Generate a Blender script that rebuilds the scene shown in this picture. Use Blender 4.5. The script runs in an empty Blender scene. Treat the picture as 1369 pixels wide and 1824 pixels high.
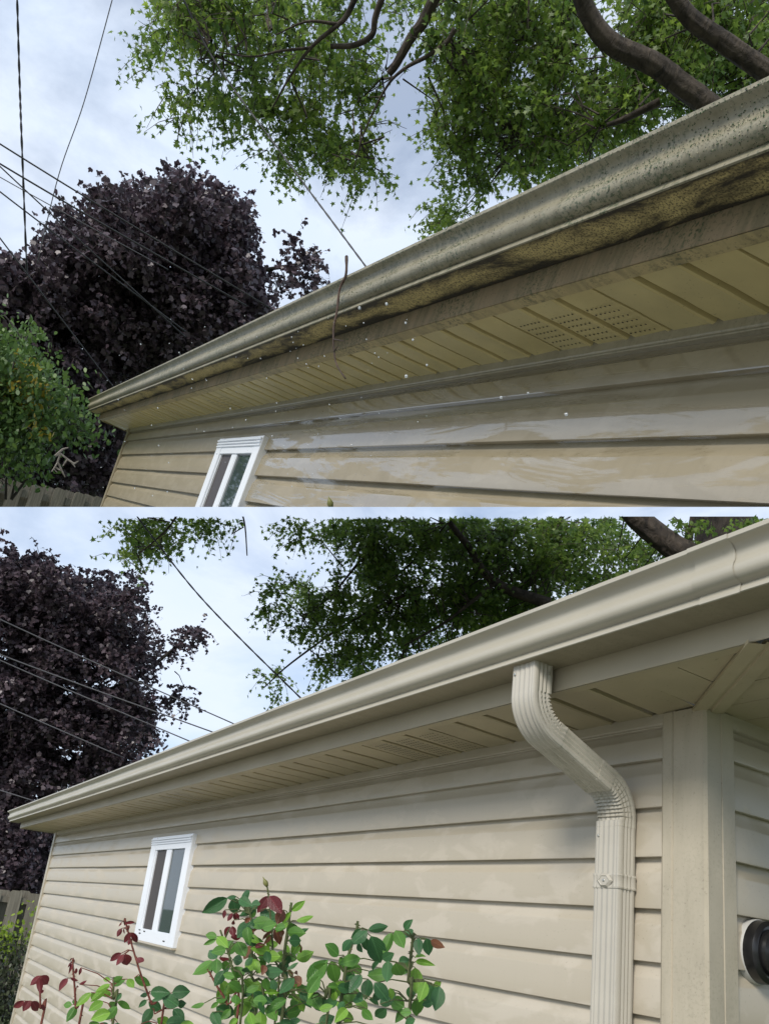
import bpy, bmesh, math, random
import numpy as np
from mathutils import Matrix, Vector

random.seed(7)
rng = np.random.default_rng(11)
sc = bpy.context.scene
col = sc.collection

# ------------------------------------------------------------------ camera
# Photo pixel space 1369x1824.  Two camera poses were solved from the siding,
# gutter, soffit, window and corner lines: one against each garage.
FPX, PX, PY = 1400.0, 684.5, 1230.0
RA = np.array([[-0.45910342, -0.80912888, 0.36678945],
               [-0.25067005, -0.27811054, -0.92726428],
               [0.85228432, -0.51765334, -0.07514288]])
CA = np.array([-0.40657049, 1.03995412, -0.62007876])
RB = np.array([[-0.55092082, -0.82709380, 0.11136467],
               [0.18714623, -0.25248011, -0.94933139],
               [0.81330347, -0.50216495, 0.29388403]])
CB = np.array([-1.07995527, 1.52895657, -0.46350749])
GROUND = -2.0                                   # ground in the lower garage's own z
CAMW = CB + np.array([0, 0, -GROUND])

cam = bpy.data.cameras.new('camera')
cam.sensor_fit = 'HORIZONTAL'; cam.sensor_width = 36.0
cam.lens = 36.0 * FPX / 1369.0
cam.shift_y = (PY - 912.0) / 1369.0
cam.clip_start = 0.05; cam.clip_end = 2000
co = bpy.data.objects.new('camera', cam); col.objects.link(co)
m = np.eye(4); m[:3, 0] = RB[0]; m[:3, 1] = -RB[1]; m[:3, 2] = -RB[2]; m[:3, 3] = CAMW
co.matrix_world = Matrix(m.tolist())
sc.camera = co

# ------------------------------------------------------------------ world, sun, exposure
SUN = Vector((-0.45, 0.78, 0.60)).normalized()   # direction towards the sun
w = bpy.data.worlds.new('World'); sc.world = w; w.use_nodes = True
nt = w.node_tree; N = nt.nodes; L = nt.links
bg = N['Background']
sky = N.new('ShaderNodeTexSky'); sky.sky_type = 'NISHITA'; sky.sun_disc = False
sky.sun_elevation = math.asin(SUN.z); sky.sun_rotation = math.atan2(SUN.x, SUN.y)
sky.air_density = 1.0; sky.dust_density = 0.8; sky.ozone_density = 3.0
tc = N.new('ShaderNodeTexCoord'); mp = N.new('ShaderNodeMapping')
mp.inputs['Scale'].default_value = (1.0, 1.0, 1.9); mp.inputs['Location'].default_value = (3.1, 1.7, 0.4)
n1 = N.new('ShaderNodeTexNoise'); n1.inputs['Scale'].default_value = 3.2; n1.inputs['Detail'].default_value = 9; n1.inputs['Roughness'].default_value = .6; n1.inputs['Distortion'].default_value = .35
r1 = N.new('ShaderNodeValToRGB'); r1.color_ramp.elements[0].position = .36; r1.color_ramp.elements[1].position = .60
r1.color_ramp.elements[0].color = (.42, .42, .42, 1); r1.color_ramp.elements[1].color = (.97, .97, .97, 1)
n2 = N.new('ShaderNodeTexNoise'); n2.inputs['Scale'].default_value = 5.5; n2.inputs['Detail'].default_value = 6
cc = N.new('ShaderNodeMixRGB'); cc.inputs[1].default_value = (4.1, 5.0, 6.4, 1); cc.inputs[2].default_value = (5.6, 5.95, 6.5, 1)
mx = N.new('ShaderNodeMixRGB')
L.new(tc.outputs['Generated'], mp.inputs['Vector']); L.new(mp.outputs[0], n1.inputs['Vector']); L.new(mp.outputs[0], n2.inputs['Vector'])
L.new(n1.outputs['Fac'], r1.inputs[0]); L.new(n2.outputs['Fac'], cc.inputs[0])
L.new(r1.outputs[0], mx.inputs[0]); L.new(sky.outputs[0], mx.inputs[1]); L.new(cc.outputs[0], mx.inputs[2])
L.new(mx.outputs[0], bg.inputs['Color']); bg.inputs['Strength'].default_value = 0.14

sl = bpy.data.lights.new('sun', 'SUN'); sl.energy = 2.5; sl.angle = math.radians(16); sl.color = (1, .94, .85)
so = bpy.data.objects.new('sun', sl); col.objects.link(so); so.rotation_mode = 'QUATERNION'
so.rotation_quaternion = SUN.to_track_quat('Z', 'Y'); so.location = (-4, 8, 9)

vs = sc.view_settings; vs.view_transform = 'Standard'; vs.look = 'None'; vs.gamma = 1; vs.exposure = 0.32
sc.render.resolution_x = 768; sc.render.resolution_y = 1024

# ------------------------------------------------------------------ places and helpers
class Place:
    """A rigid place with its own axes: x along the wall away from the camera, y out of the wall, z up."""
    def __init__(s, R, C, k, row, keep_above):
        s.R, s.C, s.k = R, C, k
        s.Rw = RB.T @ R
        s.m = (row - PY) / FPX; s.above = keep_above
        n = np.array([0, 1, -s.m])
        s.n = R.T @ n                      # section plane through the camera, in place axes
    def world(s, P): return s.Rw @ (s.k * (np.asarray(P, float) - s.C)) + CAMW
    def ray(s, x, y):
        d = s.R.T @ np.array([x - PX, y - PY, FPX]); return d / np.linalg.norm(d)
    def at(s, x, y, dist): return s.C + s.ray(x, y) * dist
    def hit(s, x, y, ax, v):
        d = s.ray(x, y); return s.C + d * ((v - s.C[ax]) / d[ax])
    def keep(s, P):                        # on this place's side of the section?
        v = (P - s.C) @ s.n
        mg = .006 * np.linalg.norm(P - s.C, axis=1)
        return v < -mg if s.above else v > mg * .3
A = Place(RA, CA, 1.25, 903.0, True)
B = Place(RB, CB, 1.0, 920.0, False)

def tag(o, label=None, cat=None, group=None, kind=None):
    if label: o['label'] = label
    if cat: o['category'] = cat
    if group: o['group'] = group
    if kind: o['kind'] = kind
    return o

class Thing:
    def __init__(s, place, base, name, label, cat, group=None):
        s.place, s.base = place, np.asarray(base, float)
        s.o = bpy.data.objects.new(name, None); col.objects.link(s.o)
        s.o.empty_display_size = .1
        s.matrix(s.o); tag(s.o, label, cat, group)
    def matrix(s, o):
        M = np.eye(4); M[:3, :3] = s.place.Rw; M[:3, 3] = s.place.world(s.base)
        o.matrix_world = Matrix(M.tolist())
    def loc(s, V): return s.place.k * (np.asarray(V, float) - s.base)
class Solo(Thing):                         # frame for a thing that is one mesh
    def __init__(s, place, base): s.place, s.base, s.o = place, np.asarray(base, float), None

def mk(th, name, V, F, mat, parent=None, smooth=False, clip=True, bevel=0, angle=None):
    me = bpy.data.meshes.new(name)
    me.from_pydata(th.loc(V).tolist(), [], [list(f) for f in F]); me.materials.append(mat)
    if bevel or clip:
        bm = bmesh.new(); bm.from_mesh(me)
        if bevel:
            bmesh.ops.recalc_face_normals(bm, faces=bm.faces[:])
            bmesh.ops.bevel(bm, geom=bm.edges[:], offset=bevel * th.place.k, segments=2, affect='EDGES', clamp_overlap=True)
        if clip:
            pc = Vector(th.loc(th.place.C)); n = Vector(th.place.n)
            d = [(v.co - pc).dot(n) for v in bm.verts]
            if not th.place.above: d = [-x for x in d]
            if max(d) > 0:
                bmesh.ops.bisect_plane(bm, geom=bm.verts[:] + bm.edges[:] + bm.faces[:], plane_co=pc, plane_no=n,
                                       clear_outer=th.place.above, clear_inner=not th.place.above)
        bm.to_mesh(me); bm.free()
    if len(me.polygons) == 0: return None
    if smooth:
        me.polygons.foreach_set('use_smooth', [True] * len(me.polygons))
        if angle: me.set_sharp_from_angle(angle=math.radians(angle))
    o = bpy.data.objects.new(name, me); col.objects.link(o)
    if th.o is None: th.matrix(o)
    else: o.parent = parent or th.o
    return o

def box(x0, x1, y0, y1, z0, z1):
    V = [(x, y, z) for x in (x0, x1) for y in (y0, y1) for z in (z0, z1)]
    F = [(0, 1, 3, 2), (4, 6, 7, 5), (0, 4, 5, 1), (2, 3, 7, 6), (0, 2, 6, 4), (1, 5, 7, 3)]
    return V, F
def join(*vf):
    V, F = [], []
    for v, f in vf:
        b = len(V); V += [tuple(p) for p in v]; F += [tuple(i + b for i in q) for q in f]
    return V, F
def grid(rows, closed=False):              # rows: list of equally long point lists
    V = [tuple(p) for r in rows for p in r]; n = len(rows[0]); F = []
    for i in range(len(rows) - 1):
        for j in range(n if closed else n - 1):
            a = i * n + j; b = i * n + (j + 1) % n
            F.append((a, b, b + n, a + n))
    return V, F
def tube(pts, rad, seg=8, rough=0, cap=True):
    pts = [np.asarray(p, float) for p in pts]; rows = []
    if np.isscalar(rad): rad = [rad] * len(pts)
    up = np.array([.3, .2, .93])
    for i, p in enumerate(pts):
        t = pts[min(i + 1, len(pts) - 1)] - pts[max(i - 1, 0)]; t = t / (np.linalg.norm(t) + 1e-9)
        u = np.cross(t, up); u /= np.linalg.norm(u) + 1e-9; v = np.cross(t, u); up = np.cross(u, t)
        r = rad[i]
        rows.append([p + (u * math.cos(2 * math.pi * j / seg) + v * math.sin(2 * math.pi * j / seg)) * r * (1 + rough * (random.uniform(-.5, .5) + (math.sin(9 * 2 * math.pi * j / seg + 2.2 * math.sin(i * .55) + 1.3 * math.sin(i * 1.7)) if seg > 14 else 0))) for j in range(seg)])
    V, F = grid(rows, True)
    if cap:
        F.append(tuple(range(seg))[::-1]); F.append(tuple(range(len(V) - seg, len(V))))
    return V, F
def smoothline(pts, n=6):                  # Catmull-Rom
    pts = [np.asarray(p, float) for p in pts]; q = [2 * pts[0] - pts[1]] + pts + [2 * pts[-1] - pts[-2]]; out = []
    for i in range(1, len(q) - 2):
        for k in range(n):
            t = k / n; a, b, c, d = q[i - 1], q[i], q[i + 1], q[i + 2]
            out.append(.5 * (2 * b + (c - a) * t + (2 * a - 5 * b + 4 * c - d) * t * t + (3 * b - a - 3 * c + d) * t ** 3))
    out.append(pts[-1]); return out

# ------------------------------------------------------------------ materials
class MatB:
    def __init__(s, name, rough=.5, color=(.5, .5, .5), metal=0, spec=.5):
        s.m = bpy.data.materials.new(name); s.m.use_nodes = True
        s.N, s.L = s.m.node_tree.nodes, s.m.node_tree.links
        s.p = s.N['Principled BSDF']
        s.p.inputs['Base Color'].default_value = (*color, 1); s.p.inputs['Roughness'].default_value = rough
        s.p.inputs['Metallic'].default_value = metal; s.p.inputs['Specular IOR Level'].default_value = spec
        s.tc = s.N.new('ShaderNodeTexCoord').outputs['Object']
    def noise(s, scale, detail=4, stretch=(1, 1, 1), dist=0, rough=.55):
        mp = s.N.new('ShaderNodeMapping'); mp.inputs['Scale'].default_value = stretch; s.L.new(s.tc, mp.inputs[0])
        n = s.N.new('ShaderNodeTexNoise'); n.inputs['Scale'].default_value = scale; n.inputs['Detail'].default_value = detail
        n.inputs['Distortion'].default_value = dist; n.inputs['Roughness'].default_value = rough
        s.L.new(mp.outputs[0], n.inputs['Vector']); return n.outputs['Fac']
    def ramp(s, fac, a, b, ca=(0, 0, 0), cb=(1, 1, 1)):
        r = s.N.new('ShaderNodeValToRGB'); e = r.color_ramp.elements
        e[0].position, e[1].position = a, b; e[0].color = (*ca, 1); e[1].color = (*cb, 1)
        s.L.new(fac, r.inputs[0]); return r.outputs[0]
    def mix(s, fac, a, b, mode='MIX'):
        n = s.N.new('ShaderNodeMixRGB'); n.blend_type = mode
        for i, v in ((0, fac), (1, a), (2, b)):
            if isinstance(v, (int, float)): n.inputs[i].default_value = v
            elif isinstance(v, tuple): n.inputs[i].default_value = (*v, 1)
            else: s.L.new(v, n.inputs[i])
        return n.outputs[0]
    def math(s, op, a, b):
        n = s.N.new('ShaderNodeMath'); n.operation = op
        for i, v in ((0, a), (1, b)):
            if isinstance(v, (int, float)): n.inputs[i].default_value = v
            else: s.L.new(v, n.inputs[i])
        return n.outputs[0]
    def attr(s, name):
        n = s.N.new('ShaderNodeAttribute'); n.attribute_name = name; return n.outputs['Fac']
    def rnd(s):
        return s.N.new('ShaderNodeObjectInfo').outputs['Random']
    def set(s, key, sock): s.L.new(sock, s.p.inputs[key]); return s
    def bump(s, h, strength=.2, dist=.002):
        b = s.N.new('ShaderNodeBump'); b.inputs['Strength'].default_value = strength; b.inputs['Distance'].default_value = dist
        s.L.new(h, b.inputs['Height'])
        s.L.new(b.outputs[0], s.p.inputs['Normal']); return s
    def translucent(s, colsock, amt=.35):
        t = s.N.new('ShaderNodeBsdfTranslucent'); mx = s.N.new('ShaderNodeMixShader'); mx.inputs[0].default_value = amt
        s.L.new(colsock, t.inputs['Color']); s.L.new(s.p.outputs[0], mx.inputs[1]); s.L.new(t.outputs[0], mx.inputs[2])
        s.L.new(mx.outputs[0], s.N['Material Output'].inputs['Surface'])

def siding_mat(name, base, wet):
    b = MatB(name, .45)
    patch = b.ramp(b.noise(7.0, 5, (.7, 1, 1.5), .5), .51, .57)
    broad = b.ramp(b.noise(1.3, 3), .3, .7)
    c1 = tuple(x * .95 for x in base); c2 = tuple(min(1, x * q) for x, q in zip(base, (1.05, 1.06, 1.10)))
    c = b.mix(patch, c1, c2)
    c = b.mix(b.math('MULTIPLY', broad, .15), c, tuple(x * .8 for x in base))
    specks = b.ramp(b.noise(160, 2), .68, .74)
    c = b.mix(b.math('MULTIPLY', specks, .28), c, (.12, .10, .07))
    streak = b.ramp(b.noise(9, 5, (6, 1, .35)), .5, .8)
    c = b.mix(b.math('MULTIPLY', streak, .18 if wet else .05), c, tuple(x * .55 for x in base))
    b.set('Base Color', c)
    grain = b.noise(60, 4, (.10, 1, 1.6))
    wave = b.noise(3.0, 2, (.6, 1, 1.2))
    b.bump(b.math('ADD', b.math('MULTIPLY', grain, .22), b.math('MULTIPLY', wave, 3.0)), .35, .0022)
    if wet:
        film = b.ramp(b.noise(4.2, 7, (.30, 1, 1.9), 1.1, .68), .455, .495)
        sx = b.N.new('ShaderNodeSeparateXYZ'); b.L.new(b.tc, sx.inputs[0])
        mr = b.N.new('ShaderNodeMapRange'); mr.inputs[1].default_value = .6; mr.inputs[2].default_value = -.6; b.L.new(sx.outputs[0], mr.inputs[0])
        film = b.math('MULTIPLY', film, b.math('ADD', b.math('MULTIPLY', mr.outputs[0], .85), .12))
        b.set('Coat Weight', film); b.p.inputs['Coat Roughness'].default_value = .035
        b.p.inputs['Coat IOR'].default_value = 1.75
        b.set('Roughness', b.ramp(film, 0, 1, (.42,) * 3, (.24,) * 3))
        rip = b.noise(26, 3, (.25, 1, 1)); bp = b.N.new('ShaderNodeBump'); bp.inputs['Strength'].default_value = .10; bp.inputs['Distance'].default_value = .002
        b.L.new(rip, bp.inputs['Height']); b.L.new(bp.outputs[0], b.p.inputs['Coat Normal'])
    else:
        b.set('Roughness', b.ramp(patch, 0, 1, (.34,) * 3, (.52,) * 3))
    return b.m
SID_A = siding_mat('wet_vinyl', (.29, .245, .162), True)
SID_B = siding_mat('damp_vinyl', (.46, .41, .32), False)

def alu(name, base, rough=.38, dirt=0.0, spec=.5):
    b = MatB(name, rough, spec=spec)
    c = b.mix(b.ramp(b.noise(7, 5, (.5, 1, 1)), .35, .75), base, tuple(x * .86 for x in base))
    if dirt:
        st = b.ramp(b.noise(16, 6, (2.4, .6, .35), .4), .42, .72)
        c = b.mix(b.math('MULTIPLY', st, dirt), c, (.13, .115, .065))
        gr = b.ramp(b.noise(5, 4), .42, .62); sp = b.ramp(b.noise(120, 3), .52, .6)
        c = b.mix(b.math('MULTIPLY', b.math('MULTIPLY', gr, sp), min(.8, dirt ** 1.6 * 2)), c, (.05, .075, .035))
        dk = b.ramp(b.noise(190, 2), .66, .70)
        c = b.mix(b.math('MULTIPLY', dk, min(.7, dirt * 1.3)), c, (.045, .04, .03))
    else:
        dk = b.ramp(b.noise(90, 2), .70, .76)
        c = b.mix(b.math('MULTIPLY', dk, .15), c, (.2, .17, .12))
    b.set('Base Color', c); b.bump(b.noise(140, 2), .06, .001)
    return b.m
GUT_A = alu('dirty_gutter_paint', (.27, .245, .17), .5, .6)
GUT_B = alu('clean_gutter_paint', (.43, .40, .325), .34)
ELBOW = alu('grimy_elbow_paint', (.47, .44, .37), .42, .30)
POST = alu('corner_post_paint', (.45, .40, .305), .45, .16)
DOWN = alu('downspout_paint', (.465, .435, .37), .36)
FASC_A = alu('stained_fascia_paint', (.28, .21, .125), .75, .8, .15)
FASC_B = alu('fascia_paint', (.40, .35, .255), .5, 0, .3)
def mould():
    b = MatB('mouldy_gutter_underside', .6)
    sx = b.N.new('ShaderNodeSeparateXYZ'); b.L.new(b.tc, sx.inputs[0])       # mould creeps in from both edges of the trough
    e = b.math('DIVIDE', b.math('ABSOLUTE', b.math('SUBTRACT', sx.outputs[1], 3.3225), 0), .0475)
    nz = b.noise(7, 7, (.45, 1.6, 1), .6, .72)
    a = b.ramp(b.math('SUBTRACT', nz, b.math('MULTIPLY', b.math('POWER', e, 2.5), .24)), .34, .52)
    sp = b.ramp(b.noise(210, 3), .50, .58)
    c = b.mix(a, (.022, .018, .012), (.55, .45, .20))
    c = b.mix(b.math('MULTIPLY', sp, .75), c, (.05, .04, .022))
    b.set('Base Color', c); b.bump(b.noise(150, 3), .3, .002); return b.m
MOULD = mould()
TRIM_A = alu('damp_trim_paint', (.34, .30, .21), .4, .25)
RET_A = alu('grimy_soffit_edge', (.50, .41, .21), .5, .6)
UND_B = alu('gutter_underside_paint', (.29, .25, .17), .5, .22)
def soffit_mat(name, base):
    b = MatB(name, .42)
    c = b.mix(b.ramp(b.noise(6, 4), .35, .7), base, tuple(x * .82 for x in base))
    c = b.mix(b.math('MULTIPLY', b.ramp(b.noise(140, 2), .68, .74), .5), c, (.08, .06, .03))
    b.set('Base Color', c); b.bump(b.noise(40, 3), .08, .002); return b.m
SOF_A = soffit_mat('wet_soffit_paint', (.60, .51, .24))
SOF_B = soffit_mat('soffit_paint', (.44, .375, .24))
BLACK = MatB('black_hole', .8, (.012, .011, .009)).m
WHITE = MatB('white_vinyl', .32, (.76, .79, .84))
WHITE.bump(WHITE.noise(30, 2), .04, .001); WHITE = WHITE.m
def screen_mat():
    b = MatB('insect_screen', .55, (.055, .046, .044))
    b.bump(b.noise(300, 1), .3, .001); return b.m
SCREEN = screen_mat()
GLASS = MatB('window_glass', .03, (.045, .062, .066), spec=.6).m
SCREW = MatB('screw_metal', .3, (.55, .54, .5), 1).m
CAULK = MatB('white_caulk', .5, (.48, .48, .46)).m
BLACKP = MatB('black_plastic', .28, (.012, .012, .013)).m
def shingle():
    b = MatB('asphalt_shingle', .9)
    b.set('Base Color', b.mix(b.noise(60, 3), (.06, .055, .05), (.16, .15, .13))); b.bump(b.noise(200, 2), .5, .003); return b.m
SHING = shingle()
def bark_mat(name, a, c2):
    b = MatB(name, .9)
    n = b.noise(9, 7, (1, 1, .5), 1.0, .65)
    b.set('Base Color', b.mix(b.ramp(n, .35, .65), a, c2)); b.bump(n, .9, .04); return b.m
BARK = bark_mat('maple_bark', (.016, .012, .009), (.085, .066, .05))
BARKP = bark_mat('purple_maple_bark', (.02, .018, .016), (.08, .07, .06))
def leaf_mat(name, dark, light, tr, rough=.45, spec=.4, mul=1.0):
    b = MatB(name, rough, spec=spec)
    c = b.mix(b.attr('rnd'), dark, light); b.set('Base Color', c)
    if tr:
        t = b.mix(b.attr('rnd'), tuple(x * 1.3 * mul for x in dark), tuple(min(1, x * 1.5 * mul) for x in light)); b.translucent(t, tr)
    return b.m
LEAF_G = leaf_mat('maple_leaf_green', (.040, .10, .024), (.28, .38, .06), .5)
LEAF_P = leaf_mat('maple_leaf_purple', (.034, .025, .034), (.15, .108, .130), .22, .40, .5)
LEAF_S = leaf_mat('shrub_leaf', (.025, .07, .022), (.15, .24, .05), .3)
LEAF_Y = leaf_mat('yellow_leaf', (.34, .25, .03), (.5, .42, .06), .3)
LEAF_L = leaf_mat('lime_leaf', (.12, .22, .02), (.34, .42, .05), .35)
LEAF_D = leaf_mat('dark_vine_leaf', (.012, .018, .008), (.06, .075, .03), .15)
def wood():
    b = MatB('weathered_fence_wood', .85)
    g = b.noise(22, 6, (2, 2, .12), .5)
    c = b.mix(b.ramp(g, .3, .7), (.13, .12, .095), (.30, .275, .22))
    c = b.mix(b.math('MULTIPLY', b.rnd(), .5), c, (.11, .095, .07))
    b.set('Base Color', c); b.bump(g, .5, .006); return b.m
WOOD = wood()
WIRE = MatB('black_cable', .5, (.025, .025, .027)).m
WIREG = MatB('grey_cable', .5, (.10, .10, .11)).m
def grass():
    b = MatB('lawn', .9)
    b.set('Base Color', b.mix(b.noise(.8, 8), (.035, .06, .015), (.09, .13, .035))); b.bump(b.noise(30, 4), .8, .03); return b.m

# ------------------------------------------------------------------ ground
gm = bpy.data.meshes.new('ground'); n = 64
gv = [(0, 0, 0)] + [(900 * math.cos(2 * math.pi * i / n), 900 * math.sin(2 * math.pi * i / n), 0) for i in range(n)]
gm.from_pydata(gv, [], [(0, 1 + i, 1 + (i + 1) % n) for i in range(n)]); gm.materials.append(grass())
go = bpy.data.objects.new('ground', gm); col.objects.link(go); go['kind'] = 'structure'

def concrete():
    b = MatB('pale_bounce_slab', .85)
    b.set('Base Color', b.mix(b.noise(3, 8), (.27, .26, .235), (.38, .365, .33))); b.bump(b.noise(60, 3), .4, .004); return b.m
pm = bpy.data.meshes.new('bounce_slab'); V, F = box(-5, 9.0, .75, 7.0, -.05, .06); pm.from_pydata(V, [], F); pm.materials.append(concrete())  # unseen pale slab, added to bounce light up under the eaves
po = bpy.data.objects.new('bounce_slab', pm); col.objects.link(po); po['kind'] = 'structure'

# ------------------------------------------------------------------ garages
S = 0.1143                                       # siding course
def course(th, x0, x1, zb, zt, mat, parent=None, proud=0, along='x', name='siding_plank', sag=0.0008):
    """One dutch-lap plank: cove at the top, flat face, rolled butt edge."""
    h = zt - zb; s = max(h / S, .35)
    prof = [(.0015, zt + .004), (.0025, zb + h * .93), (.0060, zb + h * .84), (.0118, zb + h * .735), (.0140, zb + h * .705), (.0148, zb + h * .675),
            (.0165, zb + h * .3), (.0185, zb + .004), (.0180, zb + .001), (.0155, zb), (.0005, zb + .002)]
    xs = np.arange(x0, x1 + .18, .18); xs[-1] = x1
    if len(xs) > 2 and xs[-1] - xs[-2] < .02: xs = np.delete(xs, -2)
    rows = []
    ph = random.uniform(0, 6)
    for x in xs:
        d = sag * (math.sin(x * 2.3 + ph) + .6 * math.sin(x * 5.1 + 2 * ph)); e = .0007 * math.sin(x * 1.7 + ph * 3)
        rows.append([(x, y + proud + (d if 0 < i < 10 else 0), z + (e if 5 < i < 10 else 0)) if along == 'x' else (-(y + proud + d), x, z) for i, (y, z) in enumerate(prof)])
    return mk(th, name, *grid(rows), mat, parent, smooth=True, angle=28)

def gutter_profile(h, dy, lip):
    P = [(-.0, h), (-.0, .0), (lip - .003, .0), (lip, .001), (lip, .004), (lip - .004, .0145), (lip - .0055, .0165)]
    # crease, bulge, ridge, cove
    q = [(-.02, .195), (.16, .205), (.38, .245), (.52, .305), (.56, .375), (.53, .44), (.46, .50), (.37, .55), (.30, .61), (.29, .68), (.34, .76), (.46, .825), (.68, .868), (.93, .89)]
    P += [(lip + (dy - lip) * a, h * b) for a, b in q]
    P += [(dy - .0015, h * .895), (dy, h * .91), (dy, h * .995), (dy - .0015, h), (dy - .014, h), (dy - .015, h - .006)]
    return P

def build_garage(pl, tagl, c):
    """c: dict of measured dimensions in the place's own units."""
    gz = c['ground']
    th = Thing(pl, (c['xf'] * .5, -2.4, gz), 'garage', tagl, 'garage')
    SM, GM, FM, UM, OM = c['mats']
    zc, ztrim = c['zc'], c['zc'] - .030
    x0, xf = c['x0'], c['xf']
    # front wall planks
    zt = ztrim; k = 0
    while True:
        zb = -k * S
        if zb < c['zmin']: break
        cuts = [x0] + c['splits'].get(k, []) + [xf]
        for i in range(len(cuts) - 1):
            course(th, cuts[i] - (.03 if i else 0), cuts[i + 1], zb, zt, SM, proud=.0016 * (1 if i % 2 == 0 else 0))
        zt = zb; k += 1
    zlast = zt
    # backing behind planks
    mk(th, 'wall_sheathing', *box(x0 - .02, xf - .01, -.12, -.004, max(zlast, gz) , zc + .02), MatB('sheathing', .9, (.3, .27, .2)).m)
    # trim channel under the soffit, in lapped lengths
    cuts = [x0] + c['chan'] + [xf]
    for i in range(len(cuts) - 1):
        yy = .001 * (i % 2)
        prof = [(.003, zc + .006), (.019 + yy, zc + .003), (.020 + yy, zc - .022), (.0185 + yy, zc - .0245), (.016 + yy, zc - .026), (.0185 + yy, zc - .0285), (.018 + yy, zc - .031), (.002, zc - .031)]
        xs = np.linspace(cuts[i] - (.02 if i else 0), cuts[i + 1], 14)
        o = mk(th, 'trim_channel', *grid([[(x, y, z + .0008 * math.sin(3 * x)) for y, z in prof] for x in xs]), TRIM_A if c['dirty'] else SM, smooth=True, angle=25)
    # far corner post
    mk(th, 'corner_post', *box(xf - .045, xf + .03, -.05, .026, max(zlast, gz), zc), SM, bevel=.004)
    Yb, zb, dy, lip, h, zs = c['Yb'], c['zb'], c['dy'], c['lip'], c['h'], c['zs']
    xe = xf + c['over']; xn = c['xn']
    # soffit panels
    pw, ns, sk = c['rib'] * 3, 3, c['skew']
    yf = Yb - .028
    a = c['sof0']; lo = c['sofmin']
    while a - pw > lo: a -= pw
    pan = 0
    while a < xe - .02:
        b = min(a + pw, xe)
        prof = []
        for r in range(ns):
            xr = a + r * c['rib']; g = .010
            if r == 0: prof += [(xr + .0060, zs + .030), (xr + .0060, zs + .0005), (xr + .012, zs), (xr + .016, zs + .004)]
            else: prof += [(xr - g, zs), (xr - g * .85, zs + .030), (xr + g * .55, zs + .030), (xr + g * .75, zs), (xr + g * 1.3, zs - .0025), (xr + g * 2.2, zs)]
        prof += [(b - .004, zs), (b - .0005, zs + .001), (b - .0005, zs + .012)]
        rows = []
        for t in np.linspace(0, 1, 5):
            y = .012 + (yf - .012) * t
            rows.append([(min(max(x, lo), xe) + sk * t, y, z + .0006 * math.sin(9 * t + pan)) for x, z in prof])
        if b > lo:
            o = mk(th, 'soffit_panel', *grid(rows), OM, smooth=True, angle=25)
            if o and any(abs(a - q) < .02 for q in c['vents']):
                V, F = [], []
                for r in range(ns):
                    for i in range(6):
                        for j in range(int((yf - .06) / .019)):
                            if (i + j) % 1: continue
                            y = .035 + j * .019; t = (y - .012) / (yf - .012)
                            x = a + r * c['rib'] + .026 + i * .0125 + sk * t; bb = len(V)
                            V += [(x + c['hole'] * math.cos(u * math.pi / 3), y + c['hole'] * math.sin(u * math.pi / 3), zs - .0011) for u in range(6)]
                            F.append(tuple(range(bb, bb + 6)))
                hh = mk(th, 'vent_hole', V, F, BLACK, parent=o)
                if hh: hh['kind'] = 'stuff'
        a += pw; pan += 1
    # fascia with a flange turned under the soffit edge
    xs = np.linspace((xn + .03) if xn is not None else x0, xe - .006, 30)
    mk(th, 'fascia_return', *grid([[(x, Yb - .032 + .001 * math.sin(3 * x), zs + .001), (x, Yb - .032 + .001 * math.sin(3 * x), zs - .0035), (x, Yb - .0012, zs - .0050)] for x in xs]), RET_A if c['dirty'] else OM)
    prof = [(Yb - .003, zs - .0035), (Yb - .0015, zs - .004), (Yb, zs - .0025), (Yb, zb + .004), (Yb - .012, zb + .03), (Yb - .03, zb + h)]
    xs = np.linspace(xn if xn is not None else x0, xe, 40)
    rows = [[(x, y + .0008 * math.sin(4 * x + 9 * z), z + .0008 * math.sin(2.2 * x)) for y, z in prof] for x in xs]
    if xn is not None:                              # turn the near corner
        rows = [[(xn - (y - Yb), Y, z) for y, z in prof] for Y in (-3.0, -1.5, Yb)] + [[(xn - (y - Yb), y, z) for y, z in prof]] + rows[1:]
        rows.pop(2)
    fa = mk(th, 'fascia', *grid(rows), FM, smooth=True, angle=25)
    mk(th, 'fascia', *box(xe - .004, xe + .012, -2.6, Yb - .002, zs - .004, zb + .035), FM)
    mk(th, 'soffit_panel', *box(xf + .032, xe - .005, -2.6, -.002, zs + .001, zs + .01), OM)
    # gutter: trough, underside, end cap
    P = gutter_profile(h, dy, lip)
    xg = c['xg']
    def wob(x, i): return min(1, max(0, x - .4)) * (.0012 * math.sin(1.3 * x) + (.0006 * math.sin(7 * x + i) if 6 < i < 19 else 0))
    def gp(x, i): u, v = P[i]; return (x, Yb + .001 + u + wob(x, i), zb + v + .0015 * math.sin(.9 * x) * min(1, max(0, x - .4)))
    xs = np.linspace(xn if xn is not None else x0, xg, 60)
    front = list(range(2, len(P)))
    rows = [[gp(x, i) for i in front] for x in xs]
    back = [[gp(x, i) for i in (0, 1)] for x in xs]
    und = [[gp(x, i) for i in (1, 2)] for x in xs]
    if xn is not None:
        for R_, idx in ((rows, front), (back, (0, 1)), (und, (1, 2))):
            c0 = [(xn - P[i][0] - .001, Yb + .001 + P[i][0], zb + P[i][1]) for i in idx]
            R_[0] = c0
            R_[:0] = [[(xn - P[i][0] - .001, Y, zb + P[i][1]) for i in idx] for Y in (-3.0, -1.2)]
    g = mk(th, 'gutter', *grid(rows), GM, smooth=True, angle=32)
    if c.get('glabel'): g['label'] = c['glabel']
    mk(th, 'gutter_back', *grid(back), GM, parent=g)
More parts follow.
